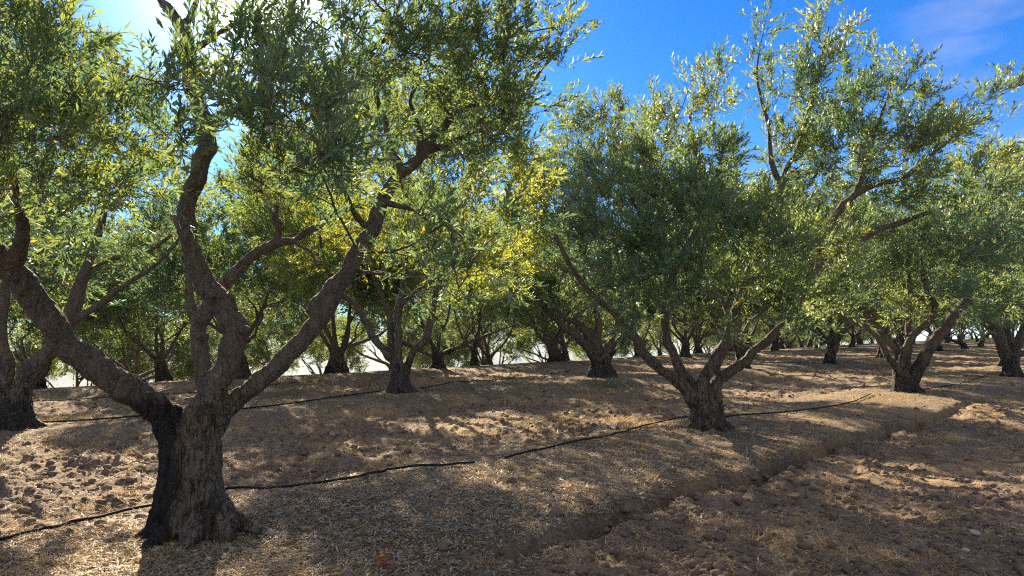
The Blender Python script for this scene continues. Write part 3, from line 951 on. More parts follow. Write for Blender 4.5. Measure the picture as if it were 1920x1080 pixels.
c2([(1436, 38, 11.4, .17, 1.5), (1410, 95, 11.4, .17, 1.2), (1400, 110, 11.4, .15, 1), (1430, 170, 11.4, .24, .8), (1450, 230, 11.4, .35, .6), (1500, 180, 11.4, .42), (1530, 110, 11.4, .38), (1560, 50, 11.4, .28), (1580, 110, 11.4, .28), (1555, 8, 11.4, .14), (1480, 280, 11.5, .5, .8),
    (1560, 210, 11.6, .5), (1620, 170, 11.7, .45), (1640, 240, 11.8, .55), (1560, 290, 11.8, .55, .8), (1690, 160, 11.9, .42), (1735, 190, 12, .35), (1640, 120, 11.8, .26), (1715, 110, 12, .22), (1700, 260, 12, .55), (1770, 260, 12.1, .5), (1760, 330, 12.1, .5),
    (1830, 210, 12.1, .42), (1880, 170, 12.1, .28), (1905, 150, 12.1, .16), (1850, 280, 12.1, .40), (1880, 230, 12.1, .2, .7), (1830, 350, 12.2, .40, .8), (1620, 330, 12, .55, .7), (1690, 360, 12.1, .5, .6), (1400, 330, 11.6, .45, .6), (1500, 380, 11.8, .5, .7), (1610, 420, 12.2, .5, .55), (1720, 430, 12.3, .45, .6)])
T2c += [(1110, 430, 11.2, .5, .9), (1090, 480, 11.3, .45, .9), (1120, 380, 11.4, .5, .9), (1160, 330, 11.5, .5, .9), (1080, 400, 11.4, .45, .8), (1200, 300, 11.4, .45, .8), (1440, 105, 11.4, .16, 1.6), (1447, 150, 11.4, .18, 1.4), (1425, 62, 11.4, .14, 1.6), (1535, 150, 11.4, .3, 1), (1548, 90, 11.4, .25, 1)]
_r = np.random.default_rng(12)
for _k in range(20):
    _x = _r.uniform(1400, 1860); _y = _r.uniform(190, 470) + (_x - 1640) ** 2 / 3000
    T2c.append((_x, _y, 11.6 + _r.uniform(-.9, 1.1), _r.uniform(.36, .52), .9))
for _k in range(8):
    T2c.append((_r.uniform(1215, 1400), _r.uniform(210, 400), 11.3 + _r.uniform(-.7, .7), _r.uniform(.34, .46), .9))
T2c = [(a[0], a[1], a[2], a[3], (a[4] if len(a) > 4 else 1) * _r.uniform(.45, 1.15)) for a in T2c]
T2, T2_crown, _ = px_tree('olive tree with low dense green skirt and reddish left limb, second in front row', 1333, 800, 11.25, T2_trunk, T2_limbs, T2c, 202,
                          voxel=0.015, bark=M_BARK2, R=0.21, near=False, pairs=10, slen=0.38, ll=0.098, lw=0.026, dens=84, wob=0.02, rspread=2.1, rh=0.26)

# ---- third and fourth of the front row -----------------------------------------------------------
T3_limbs = [
    [[(1688, 715, 0, 9), (1680, 690, 0, 7), (1664, 668, 0, 6), (1653, 645, 0, 6), (1642, 625, 0, 6), (1622, 612, 0, 5), (1598, 606, 0, 5), (1570, 580, 0, 4), (1550, 520, 0, 3)]],
    [[(1690, 700, .2, 8), (1683, 668, .2, 7), (1668, 642, .3, 6), (1650, 620, .4, 6), (1630, 600, .5, 5), (1600, 560, .6, 4), (1590, 480, .6, 3)]],
    [[(1697, 710, 0, 9), (1692, 670, 0, 7), (1706, 640, -.1, 7), (1728, 612, -.2, 7), (1748, 596, -.2, 6), (1753, 572, -.2, 6), (1738, 548, -.2, 5), (1730, 500, -.2, 4), (1720, 430, 0, 3)]],
    [[(1702, 705, .1, 7), (1702, 660, .2, 6), (1702, 610, .3, 6), (1705, 560, .4, 5), (1700, 480, .4, 4)]],
    [[(1708, 722, 0, 12), (1724, 688, 0, 11), (1742, 655, 0, 10), (1762, 627, 0, 10), (1786, 598, 0, 9), (1806, 572, 0, 9), (1820, 545, 0, 7), (1830, 480, 0, 5), (1850, 410, 0, 4)]],
]
T3_trunk = [[(1690, 738, 0, 20), (1688, 722, 0, 14), (1686, 700, 0, 11), (1686, 680, 0, 9)], [(1716, 742, 0, 20), (1708, 726, 0, 14), (1702, 705, 0, 12)]]
T3c = []
for (px, py, r) in [(1600, 500, .8), (1660, 520, .7), (1640, 440, .8), (1710, 480, .8), (1770, 520, .7), (1760, 440, .8), (1830, 460, .8), (1850, 540, .7), (1700, 400, .8), (1780, 370, .8), (1860, 390, .7), (1890, 470, .6), (1620, 570, .5), (1670, 580, .5), (1730, 585, .45), (1790, 560, .5), (1850, 590, .45), (1600, 420, .7), (1560, 560, .5), (1880, 330, .5), (1830, 320, .6), (1560, 480, .6)]:
    T3c.append((px, py, 17.2 + PR.uniform(-.9, 1.6), r, .9))
px_tree('olive tree with split black trunk and long right-leaning limb, third in front row', 1702, 735, 18.0, T3_trunk, T3_limbs, T3c, 303, voxel=0.022, R=0.24, pairs=8, slen=0.42, ll=0.115, lw=0.033, dens=68, wob=0.03)
T4_limbs = [
    [[(1896, 690, 0, 9), (1888, 665, 0, 10), (1876, 640, 0, 10), (1860, 615, 0, 9), (1842, 598, 0, 7), (1825, 575, 0, 5), (1800, 520, 0, 4)]],
    [[(1900, 690, 0, 9), (1904, 660, 0, 8), (1912, 635, 0, 8), (1926, 600, 0, 7), (1940, 540, 0, 5), (1950, 470, 0, 4)]],
    [[(1898, 690, .3, 6), (1893, 640, .5, 6), (1890, 590, .6, 5), (1895, 520, .6, 4)]],
]
T4_trunk = [[(1898, 706, 0, 19), (1896, 690, 0, 14), (1895, 668, 0, 11)]]
T4c = [(px, py, 23.2 + PR.uniform(-1, 1.5), r, .9) for (px, py, r) in [(1800, 540, .7), (1850, 560, .7), (1900, 570, .7), (1950, 560, .8), (1830, 480, .9), (1900, 490, .9), (1970, 480, .9), (1850, 410, .9), (1920, 400, .9), (1900, 340, .9), (1980, 400, 1.0), (1960, 320, .9), (1870, 330, .6), (1780, 590, .4), (1860, 600, .4)]]
px_tree('olive tree cut by the right edge of the photo, thick dark limb arching left', 1898, 703, 24.0, T4_trunk, T4_limbs, T4c, 404, voxel=0.03, R=0.25, pairs=7, slen=0.42, ll=0.12, lw=0.036, dens=66, wob=0.04)

# ---- left-edge tree ------------------------------------------------------------------------------
TL_limbs = [
    [[(8, 745, 0, 17), (14, 705, 0, 13), (8, 660, 0, 12), (2, 610, 0, 11), (6, 550, 0, 10), (-10, 480, 0, 9), (-20, 380, 0, 7), (10, 280, 0, 5), (40, 180, 0, 3)]],
    [[(35, 745, 0, 18), (55, 700, 0, 18), (85, 665, 0, 16), (118, 625, 0, 15), (138, 585, 0, 14), (152, 535, 0, 12), (165, 495, 0, 9), (185, 440, 0, 7), (200, 360, 0, 5), (210, 260, 0, 4)],
     [(140, 600, 0, 8), (175, 578, 0, 6), (205, 555, 0, 6), (240, 530, 0, 5), (290, 500, 0, 4), (340, 440, 0, 3)],
     [(160, 505, 0, 6), (205, 487, 0, 5), (270, 475, 0, 4), (320, 440, 0, 3)]],
    [[(10, 745, .2, 12), (-20, 690, .4, 12), (-60, 630, .6, 10), (-110, 560, .8, 8), (-150, 440, 1, 6)]],
]
TL_trunk = [[(14, 812, 0, 44), (12, 780, 0, 33), (12, 745, 0, 24), (10, 715, 0, 16)], [(34, 812, 0, 36), (34, 770, 0, 26), (38, 730, 0, 20)]]
TLc = [(px, py, 11.2 + PR.uniform(-1.2, 1.5), r, f) for (px, py, r, f) in [
    (40, 400, .6, .8), (120, 400, .6, .8), (200, 380, .6, .8), (280, 400, .5, .8), (330, 340, .45, .8), (60, 300, .7, .8), (160, 290, .7, .9), (250, 300, .6, .9), (310, 260, .45, .8), (50, 190, .7, 1), (140, 180, .7, 1), (220, 200, .6, 1),
    (280, 190, .45, .9), (60, 100, .6, 1), (160, 100, .5, 1), (-60, 300, .8, .8), (-60, 160, .8, .8), (-100, 450, .8, .8), (260, 450, .4, .7), (100, 480, .4, .6), (-160, 560, .7, .7), (340, 420, .35, .6), (30, 470, .5, .7), (240, 140, .35, .8)]]
px_tree('olive tree at the left edge with a black forked trunk and grey patches', 24, 803, 11.4, TL_trunk, TL_limbs, TLc, 505, voxel=0.016, R=0.27, pairs=10, slen=0.38, ll=0.098, lw=0.025, dens=76, wob=0.02)

# ---- second row, between the two front trees -----------------------------------------------------
T5_limbs = [
    [[(745, 700, 0, 10), (738, 680, 0, 8), (722, 658, 0, 7), (702, 637, 0, 7), (690, 612, 0, 7), (678, 587, 0, 6), (658, 562, 0, 5), (638, 548, 0, 4), (610, 500, 0, 3), (600, 440, 0, 3)]],
    [[(744, 695, .1, 8), (736, 665, .1, 7), (733, 635, .1, 7), (732, 605, .1, 6), (726, 578, .1, 6), (716, 555, .1, 5), (700, 520, .1, 4), (690, 450, .1, 3)]],
    [[(750, 700, -.05, 9), (748, 665, -.05, 8), (747, 630, -.05, 7), (745, 595, -.05, 7), (750, 562, -.05, 6), (756, 530, -.05, 5), (765, 470, -.05, 4), (770, 400, -.05, 3)],
     [(748, 578, -.05, 5), (765, 558, -.05, 4), (782, 545, -.05, 4), (800, 530, -.05, 3), (830, 480, 0, 3)]],
    [[(758, 705, 0, 8), (766, 680, 0, 7), (780, 655, 0, 7), (796, 638, 0, 7), (806, 610, 0, 7), (813, 580, 0, 6), (818, 550, 0, 6), (830, 500, 0, 5), (850, 440, 0, 4), (870, 370, 0, 3)]],
    [[(753, 640, .2, 4), (770, 650, .3, 4), (790, 660, .5, 3), (812, 668, .7, 2)]],
]
T5_trunk = [[(744, 740, 0, 22), (746, 722, 0, 17), (747, 705, 0, 14), (747, 690, 0, 12)], [(762, 740, 0, 18), (756, 720, 0, 13), (752, 700, 0, 11)]]
T5c = [(px, py, 17.6 + PR.uniform(-1.6, 1.6), r, f) for (px, py, r, f) in [
    (720, 185, .8, .9), (790, 180, .8, .9), (860, 190, .8, .9), (925, 225, .7, .9), (650, 195, .7, .9), (965, 280, .7, .9),  # this row and the next: crown clumps added to shade the foreground
    (520, 330, .8, .9), (555, 280, .8, .9), (600, 300, .8, .9), (630, 240, .8, .9), (690, 230, .8, .9), (750, 235, .8, .8), (820, 240, .8, .8), (880, 240, .7, .8), (480, 390, .8, .8), (530, 430, .8, .8), (500, 300, .6, .8), (560, 480, .7, .8), (620, 340, .8, .9),
    (600, 470, .8, .7), (660, 450, .8, .7), (730, 470, .8, .7), (800, 460, .8, .8), (870, 470, .8, .8), (930, 480, .7, .8), (980, 430, .7, .8), (640, 380, .9, .6), (720, 380, .9, .6), (800, 380, .9, .7), (880, 380, .9, .8), (950, 360, .8, .8), (990, 330, .6, .7),
    (860, 300, .8, .7), (930, 290, .7, .7), (780, 310, .8, .6), (700, 310, .8, .5), (890, 530, .6, .7), (950, 530, .5, .6), (830, 540, .4, .5), (560, 400, .7, .6), (580, 520, .5, .6), (1000, 490, .5, .7)]]
px_tree('slim forked olive tree between the two front trees, black blotches on its foot', 752, 736, 17.9, T5_trunk, T5_limbs, T5c, 606, voxel=0.02, R=0.24, pairs=8, slen=0.42, ll=0.115, lw=0.033, dens=72, wob=0.02, lmat=M_LEAF_SUNLIT)
T6_limbs = [
    [[(1118, 680, 0, 10), (1105, 655, 0, 8), (1085, 635, 0, 8), (1062, 617, 0, 7), (1045, 600, 0, 7), (1022, 578, 0, 6), (1000, 552, 0, 5), (975, 500, 0, 4)]],
    [[(1120, 675, .1, 8), (1108, 650, .1, 7), (1100, 622, .1, 7), (1080, 605, .1, 6), (1060, 598, .1, 5), (1040, 580, .1, 5), (1030, 540, .1, 5), (1040, 495, 0, 5), (1010, 455, 0, 4)]],
    [[(1124, 670, 0, 8), (1120, 640, 0, 8), (1122, 605, 0, 7), (1112, 570, 0, 7), (1112, 520, 0, 6), (1100, 490, 0, 5), (1085, 450, 0, 4), (1090, 380, 0, 3)]],
    [[(1130, 675, -.1, 8), (1142, 648, -.1, 7), (1152, 622, -.1, 6), (1160, 590, -.1, 5), (1165, 530, -.1, 4), (1150, 440, -.1, 3)]],
    [[(1134, 680, .1, 9), (1150, 655, .1, 8), (1166, 635, .1, 7), (1185, 610, .1, 6), (1210, 560, .1, 5)]],
]
T6_trunk = [[(1120, 704, 0, 22), (1122, 690, 0, 16), (1122, 672, 0, 13)], [(1138, 704, 0, 20), (1132, 688, 0, 14), (1130, 668, 0, 12)]]
T6c = [(px, py, 22.6 + PR.uniform(-1.5, 1.5), r, f) for (px, py, r, f) in [
    (1000, 520, .9, .8), (1060, 530, .9, .7), (1120, 540, .9, .8), (1180, 540, .8, .8), (1010, 450, 1, .9), (1080, 450, 1, .9), (1150, 440, 1, .9), (1220, 460, .9, .9), (1020, 370, 1, .9), (1090, 370, 1, .9), (1160, 350, 1, .9), (1225, 370, .9, .9),
    (1050, 300, .9, .9), (1120, 280, 1, .9), (1190, 280, .9, .9), (1080, 240, .7, .9), (1140, 215, .6, .9), (1175, 195, .35, .8), (1200, 230, .5, .9), (970, 400, .8, .8), (1000, 330, .8, .7), (1060, 250, .5, .7), (1230, 300, .6, .9), (960, 560, .6, .6)]]
px_tree('tall olive tree with a broad black foot and many limbs, left of the green-skirted tree', 1129, 699, 23.4, T6_trunk, T6_limbs, T6c, 707, voxel=0.026, R=0.3, pairs=7, slen=0.45, ll=0.13, lw=0.038, dens=72, wob=0.03)


# ------------------------------------------------------------------ generic olive trees of the rows behind
def generic(seed, ht=1.0):
    rng = np.random.default_rng(seed)
    th = rng.uniform(0.45, 1.1)
    lean = rng.uniform(-0.25, 0.25, 2)
    r0 = rng.uniform(0.17, 0.24)
    tp = catmull(np.array([[0, 0, -0.15], [lean[0] * .2, lean[1] * .2, 0.25], [lean[0] * .7, lean[1] * .7, th * .7], [lean[0], lean[1], th]]), 4)
    tr_ = np.interp(np.linspace(0, 1, len(tp)), [0, .25, .7, 1], [r0 * 1.5, r0 * 1.08, r0 * .85, r0 * .9])
    tt = [(tp, tr_)]
    for k in range(6):
        a = 2 * math.pi * (k + rng.uniform(-.3, .3)) / 6
        dx, dy = math.cos(a), math.sin(a)
        c = catmull(np.array([[dx * r0 * .35, dy * r0 * .35, .32], [dx * r0 * .75, dy * r0 * .75, .14], [dx * r0 * 1.2, dy * r0 * 1.2, .03], [dx * r0 * 1.9, dy * r0 * 1.9, -.12]]), 4)
        tt.append((c, np.linspace(r0 * .55, r0 * .18, len(c))))
    nl = int(rng.integers(3, 6)); groups = []
    a0 = rng.uniform(0, 6.28)
    for k in range(nl):
        az = a0 + 2 * math.pi * (k + rng.uniform(-.25, .25)) / nl
        el = math.radians(rng.uniform(28, 72))
        p = np.array([lean[0], lean[1], th - 0.08]); pts = [p]; r = rng.uniform(.075, .105); rads = [r * 1.25]
        n = int(rng.integers(9, 12))
        for i in range(n):
            az += rng.normal() * 0.22; el += rng.normal() * 0.17 + (0.05 if el < 1.0 else -0.06)
            el = min(max(el, .35), 1.45)
            p = p + 0.33 * ht * np.array([math.cos(az) * math.cos(el), math.sin(az) * math.cos(el), math.sin(el)])
            pts.append(p); r *= 0.885; rads.append(r)
        c = catmull(np.column_stack([pts, rads]), 4)
        g = [(c[:, :3], c[:, 3])]
        for b in range(2):
            i0 = int(rng.integers(3, n - 3)); p = np.array(pts[i0]); r2 = rads[i0] * .72; az2 = az + rng.choice([-1, 1]) * rng.uniform(.6, 1.3); el2 = rng.uniform(.4, 1.1)
            q = [p]; qr = [r2]
            for i in range(6):
                az2 += rng.normal() * .25; el2 += rng.normal() * .15; p = p + .30 * ht * np.array([math.cos(az2) * math.cos(el2), math.sin(az2) * math.cos(el2), math.sin(el2)])
                q.append(p); r2 *= .85; qr.append(r2)
            c = catmull(np.column_stack([q, qr]), 4); g.append((c[:, :3], c[:, 3]))
        groups.append(g)
    root = root_empty('olive_tree', 0, 0, 0)
    wood(root, tt, groups, 0.032, M_BARK, amp=1.1, seed=seed)
    cl = []
    n = 40
    for k in range(n):
        a = k * 2.39996 + rng.uniform(-.3, .3); u = (k + .5) / n
        zc = -0.5 + 1.5 * u
        rr_ = math.sqrt(max(0.08, 1 - min(1, abs(zc)) ** 2)) if zc > 0 else 1 - 0.12 * abs(zc)
        s_ = rng.uniform(.62, 1.0)
        cl.append((math.cos(a) * rr_ * 2.75 * s_, math.sin(a) * rr_ * 2.75 * s_, (3.25 + zc * 1.85) * ht ** .8 + rng.uniform(-.2, .2), rng.uniform(.5, .78), rng.uniform(.6, 1.0)))
    for k in range(8):
        a = rng.uniform(0, 6.28); s_ = rng.uniform(.2, 1.6)
        cl.append((math.cos(a) * s_, math.sin(a) * s_, rng.uniform(2.6, 4.6) * ht ** .8, .55, .6))
    me, sk = make_crown('crown', [p for g in groups for p, r in g], cl, rng, False, 7, .42, .13, .042, 56, M_LEAF_FAR, center=np.array([0, 0, 2.2]))
    link('crown', me, root)
    return root


protos = [generic(900 + 7 * k, [1.0, 1.15, 1.05, 1.2, 0.95, 1.1, 1.0][k]) for k in range(7)]
used = [False] * len(protos)


def place_generic(k, x, y, rot, sc, label, group):
    src = protos[k]
    if not used[k]:
        o = src; used[k] = True
    else:
        o = src.copy(); COL.objects.link(o)
        for ch in src.children:
            c = ch.copy(); c.parent = o; COL.objects.link(c)
    o.location = (x, y, gz(x, y)); o.rotation_euler = (0, 0, rot); o.scale = (sc, sc, sc)
    tag(o, label, 'olive tree', group)
    return o


A1 = np.array([5.65, 6.12]); B1 = np.array([-5.6, 6.2])
MID = {  # (i, j): (px, distance, scale, variant, rotation, label)
    (3, 1): (1392, 29.5, 1.25, 1, 0.4, 'olive tree with a thick black trunk, seen behind the limbs of the green-skirted tree'),
    (4, 1): (1553, 34.0, 1.3, 3, 1.9, 'dark-trunked olive tree in the gap between the green-skirted tree and the split-trunk tree'),
    (1, 2): (457, 23.6, 1.12, 2, 0.8, 'dark-trunked olive tree framed between the centre and right limbs of the nearest tree'),
    (2, 2): (822, 29.8, 1.25, 0, 2.2, 'olive tree with a straight black trunk just right of the slim forked tree'),
    (1, 3): (312, 29.0, 1.15, 4, 0.3, 'twin-limbed olive tree on the crest, seen over the left limb of the nearest tree'),
    (2, 3): (620, 35.5, 1.25, 1, 2.9, 'black-trunked olive tree on the crest under the right limb of the nearest tree'),
    (3, 2): (1042, 36.0, 1.3, 4, 4.4, 'wide dark olive tree on the crest, left of the tall broad-footed tree'),
}
FARG = 'distant olive trees at the back of the grove'
cnt = 0
CELLS = [(i, j) for j in range(0, 16) for i in range(-3, 23)] + [(i + .5, j + .3) for j in range(2, 9) for i in range(-2, 12) if (i + j) % 3 == 0]
for i, j in CELLS:
    if True:
        if (i, j) in ((0, 0), (1, 0), (2, 0), (3, 0), (0, 1), (1, 1), (2, 1)): continue
        if (i, j) in MID:
            px, d, sc, k, rot, lab = MID[(i, j)]
            place_generic(k, (px - 960) / F * d, d, rot, sc, lab, GROUP); cnt += 1
            continue
        p = P0 + A1 * i + B1 * j + RNG.normal(size=2) * 0.45
        if p[1] < 8 or p[1] > 175: continue
        px = 960 + F * p[0] / p[1]
        if px < -260 - 2500 / p[1] * 1.0 or px > 2050 + 3000 / p[1]: continue
        if i < 0 and j < 1: continue
        z = gz(p[0], p[1])
        if z < -5.5 or (z < -1.2 and RNG.random() < .12): continue
        k = int(RNG.integers(0, 7))
        d = p[1]
        lab = 'small distant olive tree with a dark forked trunk far back in the grove'
        if d < 42:
            lab = 'olive tree of the %s row back, about %d percent of the way across the photo' % (['front', 'second', 'third', 'fourth', 'fifth', 'sixth', 'seventh'][min(int(j), 6)], max(0, min(100, round(px / 19.2))))
        place_generic(k, p[0], p[1], RNG.uniform(0, 6.28), RNG.uniform(1.12, 1.35), lab, GROUP if d < 42 else FARG); cnt += 1
print('generic trees', cnt)

# ------------------------------------------------------------------ olives on the near tree
def fruit_mesh():
    n, mseg = 8, 6
    v = [(0, 0, -1)]
    for a in range(1, mseg):
        th_ = math.pi * a / mseg
        for b in range(n):
            v.append((math.sin(th_) * math.cos(2 * math.pi * b / n) * .74, math.sin(th_) * math.sin(2 * math.pi * b / n) * .74, -math.cos(th_)))
    v.append((0, 0, 1)); q = []; t = []
    for b in range(n):
        t.append((0, 1 + (b + 1) % n, 1 + b)); t.append((len(v) - 1, 1 + (mseg - 2) * n + b, 1 + (mseg - 2) * n + (b + 1) % n))
        for a in range(mseg - 2):
            q.append((1 + a * n + b, 1 + a * n + (b + 1) % n, 1 + (a + 1) * n + (b + 1) % n, 1 + (a + 1) * n + b))
    me = mesh_from('olive', np.array(v) * 0.0115, q, t, True); me.materials.append(M_FRUIT); return me


FM = fruit_mesh()
rngf = np.random.default_rng(5)
t1o = np.array(T1.location)
near_cl = sorted(T1_cw, key=lambda c: c[1])[:26]
for k in range(96):
    if k % 4 == 0:
        c = near_cl[rngf.integers(len(near_cl))]
        dirv = unit(rngf.normal(size=3) + np.array([0, -1.0, -0.1]))
        base = np.array(c[:3]) + dirv * c[3] * rngf.uniform(0.9, 1.1)
    p = base + rngf.normal(size=3) * 0.02 - t1o
    o = link('olive', FM, T1_crown, p)
    o.rotation_euler = tuple(rngf.uniform(-.5, .5, 3))

# ------------------------------------------------------------------ irrigation hoses
def hose(pts_px, label, r=0.0135, group='black irrigation hoses along the rows', lift=0.034, seed=0):
    P3 = []
    for (px, py) in pts_px:
        x, y, z = ground_px(px, py); P3.append((x, y))
    c = catmull(np.array([(a, b, 0) for a, b in P3]), 14)
    s_ = np.arange(len(c)) * 0.3
    c[:, 0] += 0.025 * vnoise(s_, s_ * 0, seed=seed); c[:, 1] += 0.025 * vnoise(s_, s_ * 0 + 4, seed=seed)
    z = terrain(c[:, 0], c[:, 1], True)[0]
    zs = np.convolve(np.pad(z, 10, mode='edge'), np.ones(21) / 21, 'valid')
    c[:, 2] = np.maximum(zs, z - 0.012) + lift
    c[:, 2] = np.convolve(np.pad(c[:, 2], 3, mode='edge'), np.ones(7) / 7, 'valid')
    v, q, t = tube(c, np.full(len(c), r), 8)
    me = mesh_from('irrigation_hose', v, q, t, True); me.materials.append(M_HOSE)
    o = link('irrigation_hose', me); tag(o, label, 'hose', group); return o


hose([(-80, 1045), (0, 1020), (90, 998), (170, 982), (280, 957), (350, 943), (400, 935), (440, 929), (520, 921), (640, 905), (700, 893), (760, 881), (830, 876), (888, 872)], 'black hose from the bottom left past the nearest trunk to where soil buries it', seed=2)
hose([(945, 863), (1000, 850), (1080, 832), (1150, 817), (1210, 802), (1265, 790), (1310, 783)], 'black hose from bare soil up to the left foot of the green-skirted tree', seed=3)
hose([(1345, 786), (1400, 780), (1470, 776), (1540, 768), (1590, 758), (1635, 741)], 'black hose running right from the green-skirted tree, end kicked up', seed=4)
hose([(1730, 732), (1765, 727), (1790, 722)], 'short piece of hose beside the split black trunk', seed=5)
hose([(1800, 721), (1830, 712), (1860, 702), (1890, 697)], 'hose running to the tree at the right edge', seed=6)
hose([(60, 795), (130, 793), (200, 788), (300, 781), (420, 772), (520, 762), (640, 745), (715, 735)], 'long black hose of the second row, passing behind the nearest trunk', 0.015, seed=7)
hose([(790, 729), (850, 722), (930, 715), (1010, 707), (1070, 698)], 'half buried hose of the second row, right of the slim forked tree', 0.015, seed=8)
hose([(50, 762), (130, 756), (230, 748), (330, 742), (440, 734), (520, 724), (600, 717)], 'thin distant hose near the crest of the slope', 0.012, seed=9)

# ------------------------------------------------------------------ litter: straw, dry leaves, clods, stones
def sample_ground(n, rng, r0, r1, amax=41, power=1.0):
    r = np.exp(rng.uniform(math.log(r0), math.log(r1), n)) if power == 1.0 else r0 + (r1 - r0) * rng.random(n) ** power
    a = np.radians(rng.uniform(-amax, amax, n))
    return r * np.sin(a), r * np.cos(a)


rngl = np.random.default_rng(77)


def scatter_flat(name, n, L_, W_, r0, r1, accept, mat_, label, lift=0.004, tilt=0.25, cat='litter', bent=False, rng=rngl, near=True):
    x, y = sample_ground(n, rng, r0, r1)
    z, b, f, dt = terrain(x, y)
    keep = rng.random(n) < accept(x, y, b, f, dt)
    x, y, z = x[keep], y[keep], z[keep]; m = len(x)
    a = rng.uniform(0, 2 * np.pi, m)
    d = unit(np.stack([np.cos(a), np.sin(a), rng.normal(size=m) * tilt], -1))
    nr = unit(np.stack([rng.normal(size=m) * .45, rng.normal(size=m) * .45, np.ones(m)], -1)); nr = unit(nr - d * np.sum(nr * d, 1, keepdims=True))
    L3 = rng.uniform(*L_, m); w = rng.uniform(*W_, m)
    base = np.stack([x, y, z + lift + rng.random(m) * 0.012], -1) - d * L3[:, None] * .5
    v, q, t, k = leaf_mesh(base, d, nr * np.where(rng.random(m) < .5, -1, 1)[:, None], L3, w, near)
    me = mesh_from(name, v, q, t)
    add_attr(me, 'rnd', np.repeat(np.clip(rng.normal(0.5, 0.25, m), 0, 1), k))
    me.materials.append(mat_)
    o = link(name, me); tag(o, label, cat, kind='stuff'); return o


bermacc = lambda x, y, b, f, dt: np.clip(0.10 + 1.1 * b + 0.1 * dt, 0, 1) * (0.35 + 0.65 * sstep(-0.3, 0.25, fbm(x * 1.3, y * 1.3, octv=3, seed=71)))
scatter_flat('fallen_leaves', 170000, (.05, .09), (.008, .015), 3.2, 13, bermacc, M_DRY, 'dry grey and tan fallen olive leaves strewn over the soil')
strawacc = lambda x, y, b, f, dt: np.clip(0.25 + 0.75 * sstep(0.0, 0.35, fbm(x * 0.8 + 5, y * 0.8, octv=3, seed=73)), 0, 1) * (1 - 0.2 * dt)
scatter_flat('dry_straw', 130000, (.06, .20), (.003, .006), 3.2, 16, strawacc, M_STRAW, 'pale dry straw and cut grass stalks lying on the tilled soil', tilt=0.3, near=False)
scatter_flat('dry_straw', 90000, (.10, .26), (.006, .012), 12, 45, strawacc, M_STRAW, 'sunlit straw lying between the farther rows', tilt=0.3, near=False)


def blob(rng, k=1, seed=0):
    """an irregular lump, unit size"""
    import bmesh
    bm = bmesh.new(); bmesh.ops.create_icosphere(bm, subdivisions=k, radius=1)
    v = np.array([a.co[:] for a in bm.verts]); f = np.array([[b.index for b in c.verts] for c in bm.faces]); bm.free()
    d = 1 + 0.75 * fbm(v[:, 0] * 1.1 + seed, v[:, 1] * 1.1, v[:, 2] * 1.1, 4, seed, 0.8)
    v = v * d[:, None] * np.array([1, rng.uniform(.65, .95), rng.uniform(.5, .8)])
    return v, f


def scatter_lumps(name, n, size, r0, r1, accept, mat_, label, cat, sub=1, sink=.3):
    rng = rngl
    x, y = sample_ground(n, rng, r0, r1)
    z, b, f, dt = terrain(x, y)
    keep = rng.random(n) < accept(x, y, b, f, dt)
    x, y, z = x[keep], y[keep], z[keep]; m = len(x)
    protos_ = [blob(rng, sub, k + 1) for k in range(8)]
    vs, fs = [], []; o = 0
    s = size[0] + (size[1] - size[0]) * rng.random(m) ** 3.0
    which = rng.integers(0, 8, m)
    for k, (pv, pf) in enumerate(protos_):
        i = np.where(which == k)[0]
        if not len(i): continue
        a = rng.uniform(0, 6.28, len(i)); c, s_ = np.cos(a), np.sin(a)
        R_ = np.zeros((len(i), 3, 3)); R_[:, 0, 0] = c; R_[:, 0, 1] = -s_; R_[:, 1, 0] = s_; R_[:, 1, 1] = c; R_[:, 2, 2] = 1
        V = np.einsum('nij,mj->nmi', R_, pv) * s[i][:, None, None] + np.stack([x[i], y[i], z[i] + s[i] * (.6 - sink) * .6], -1)[:, None]
        vs.append(V.reshape(-1, 3)); fs.append((pf[None] + (np.arange(len(i)) * len(pv))[:, None, None]).reshape(-1, 3) + o); o += V.shape[0] * V.shape[1]
    me = mesh_from(name, np.vstack(vs), None, np.vstack(fs), False); me.materials.append(mat_)
    ob = link(name, me); tag(ob, label, cat, kind='stuff'); return ob


clodacc = lambda x, y, b, f, dt: np.clip(0.9 - 0.85 * b, 0.03, 1) * (0.2 + 0.8 * sstep(-0.2, 0.3, fbm(x * 1.1, y * 1.1 + 4, octv=3, seed=83)))
scatter_lumps('soil_clods', 34000, (.006, .055), 3.2, 34, clodacc, M_CLOD, 'crumbled reddish soil clods between the rows', 'soil', 2)
scatter_lumps('gravel', 9000, (.004, .016), 3.2, 14, lambda x, y, b, f, dt: 0.25 + 0.5 * (1 - b), M_STONE, 'small pale pebbles scattered on the ground', 'gravel', 1)

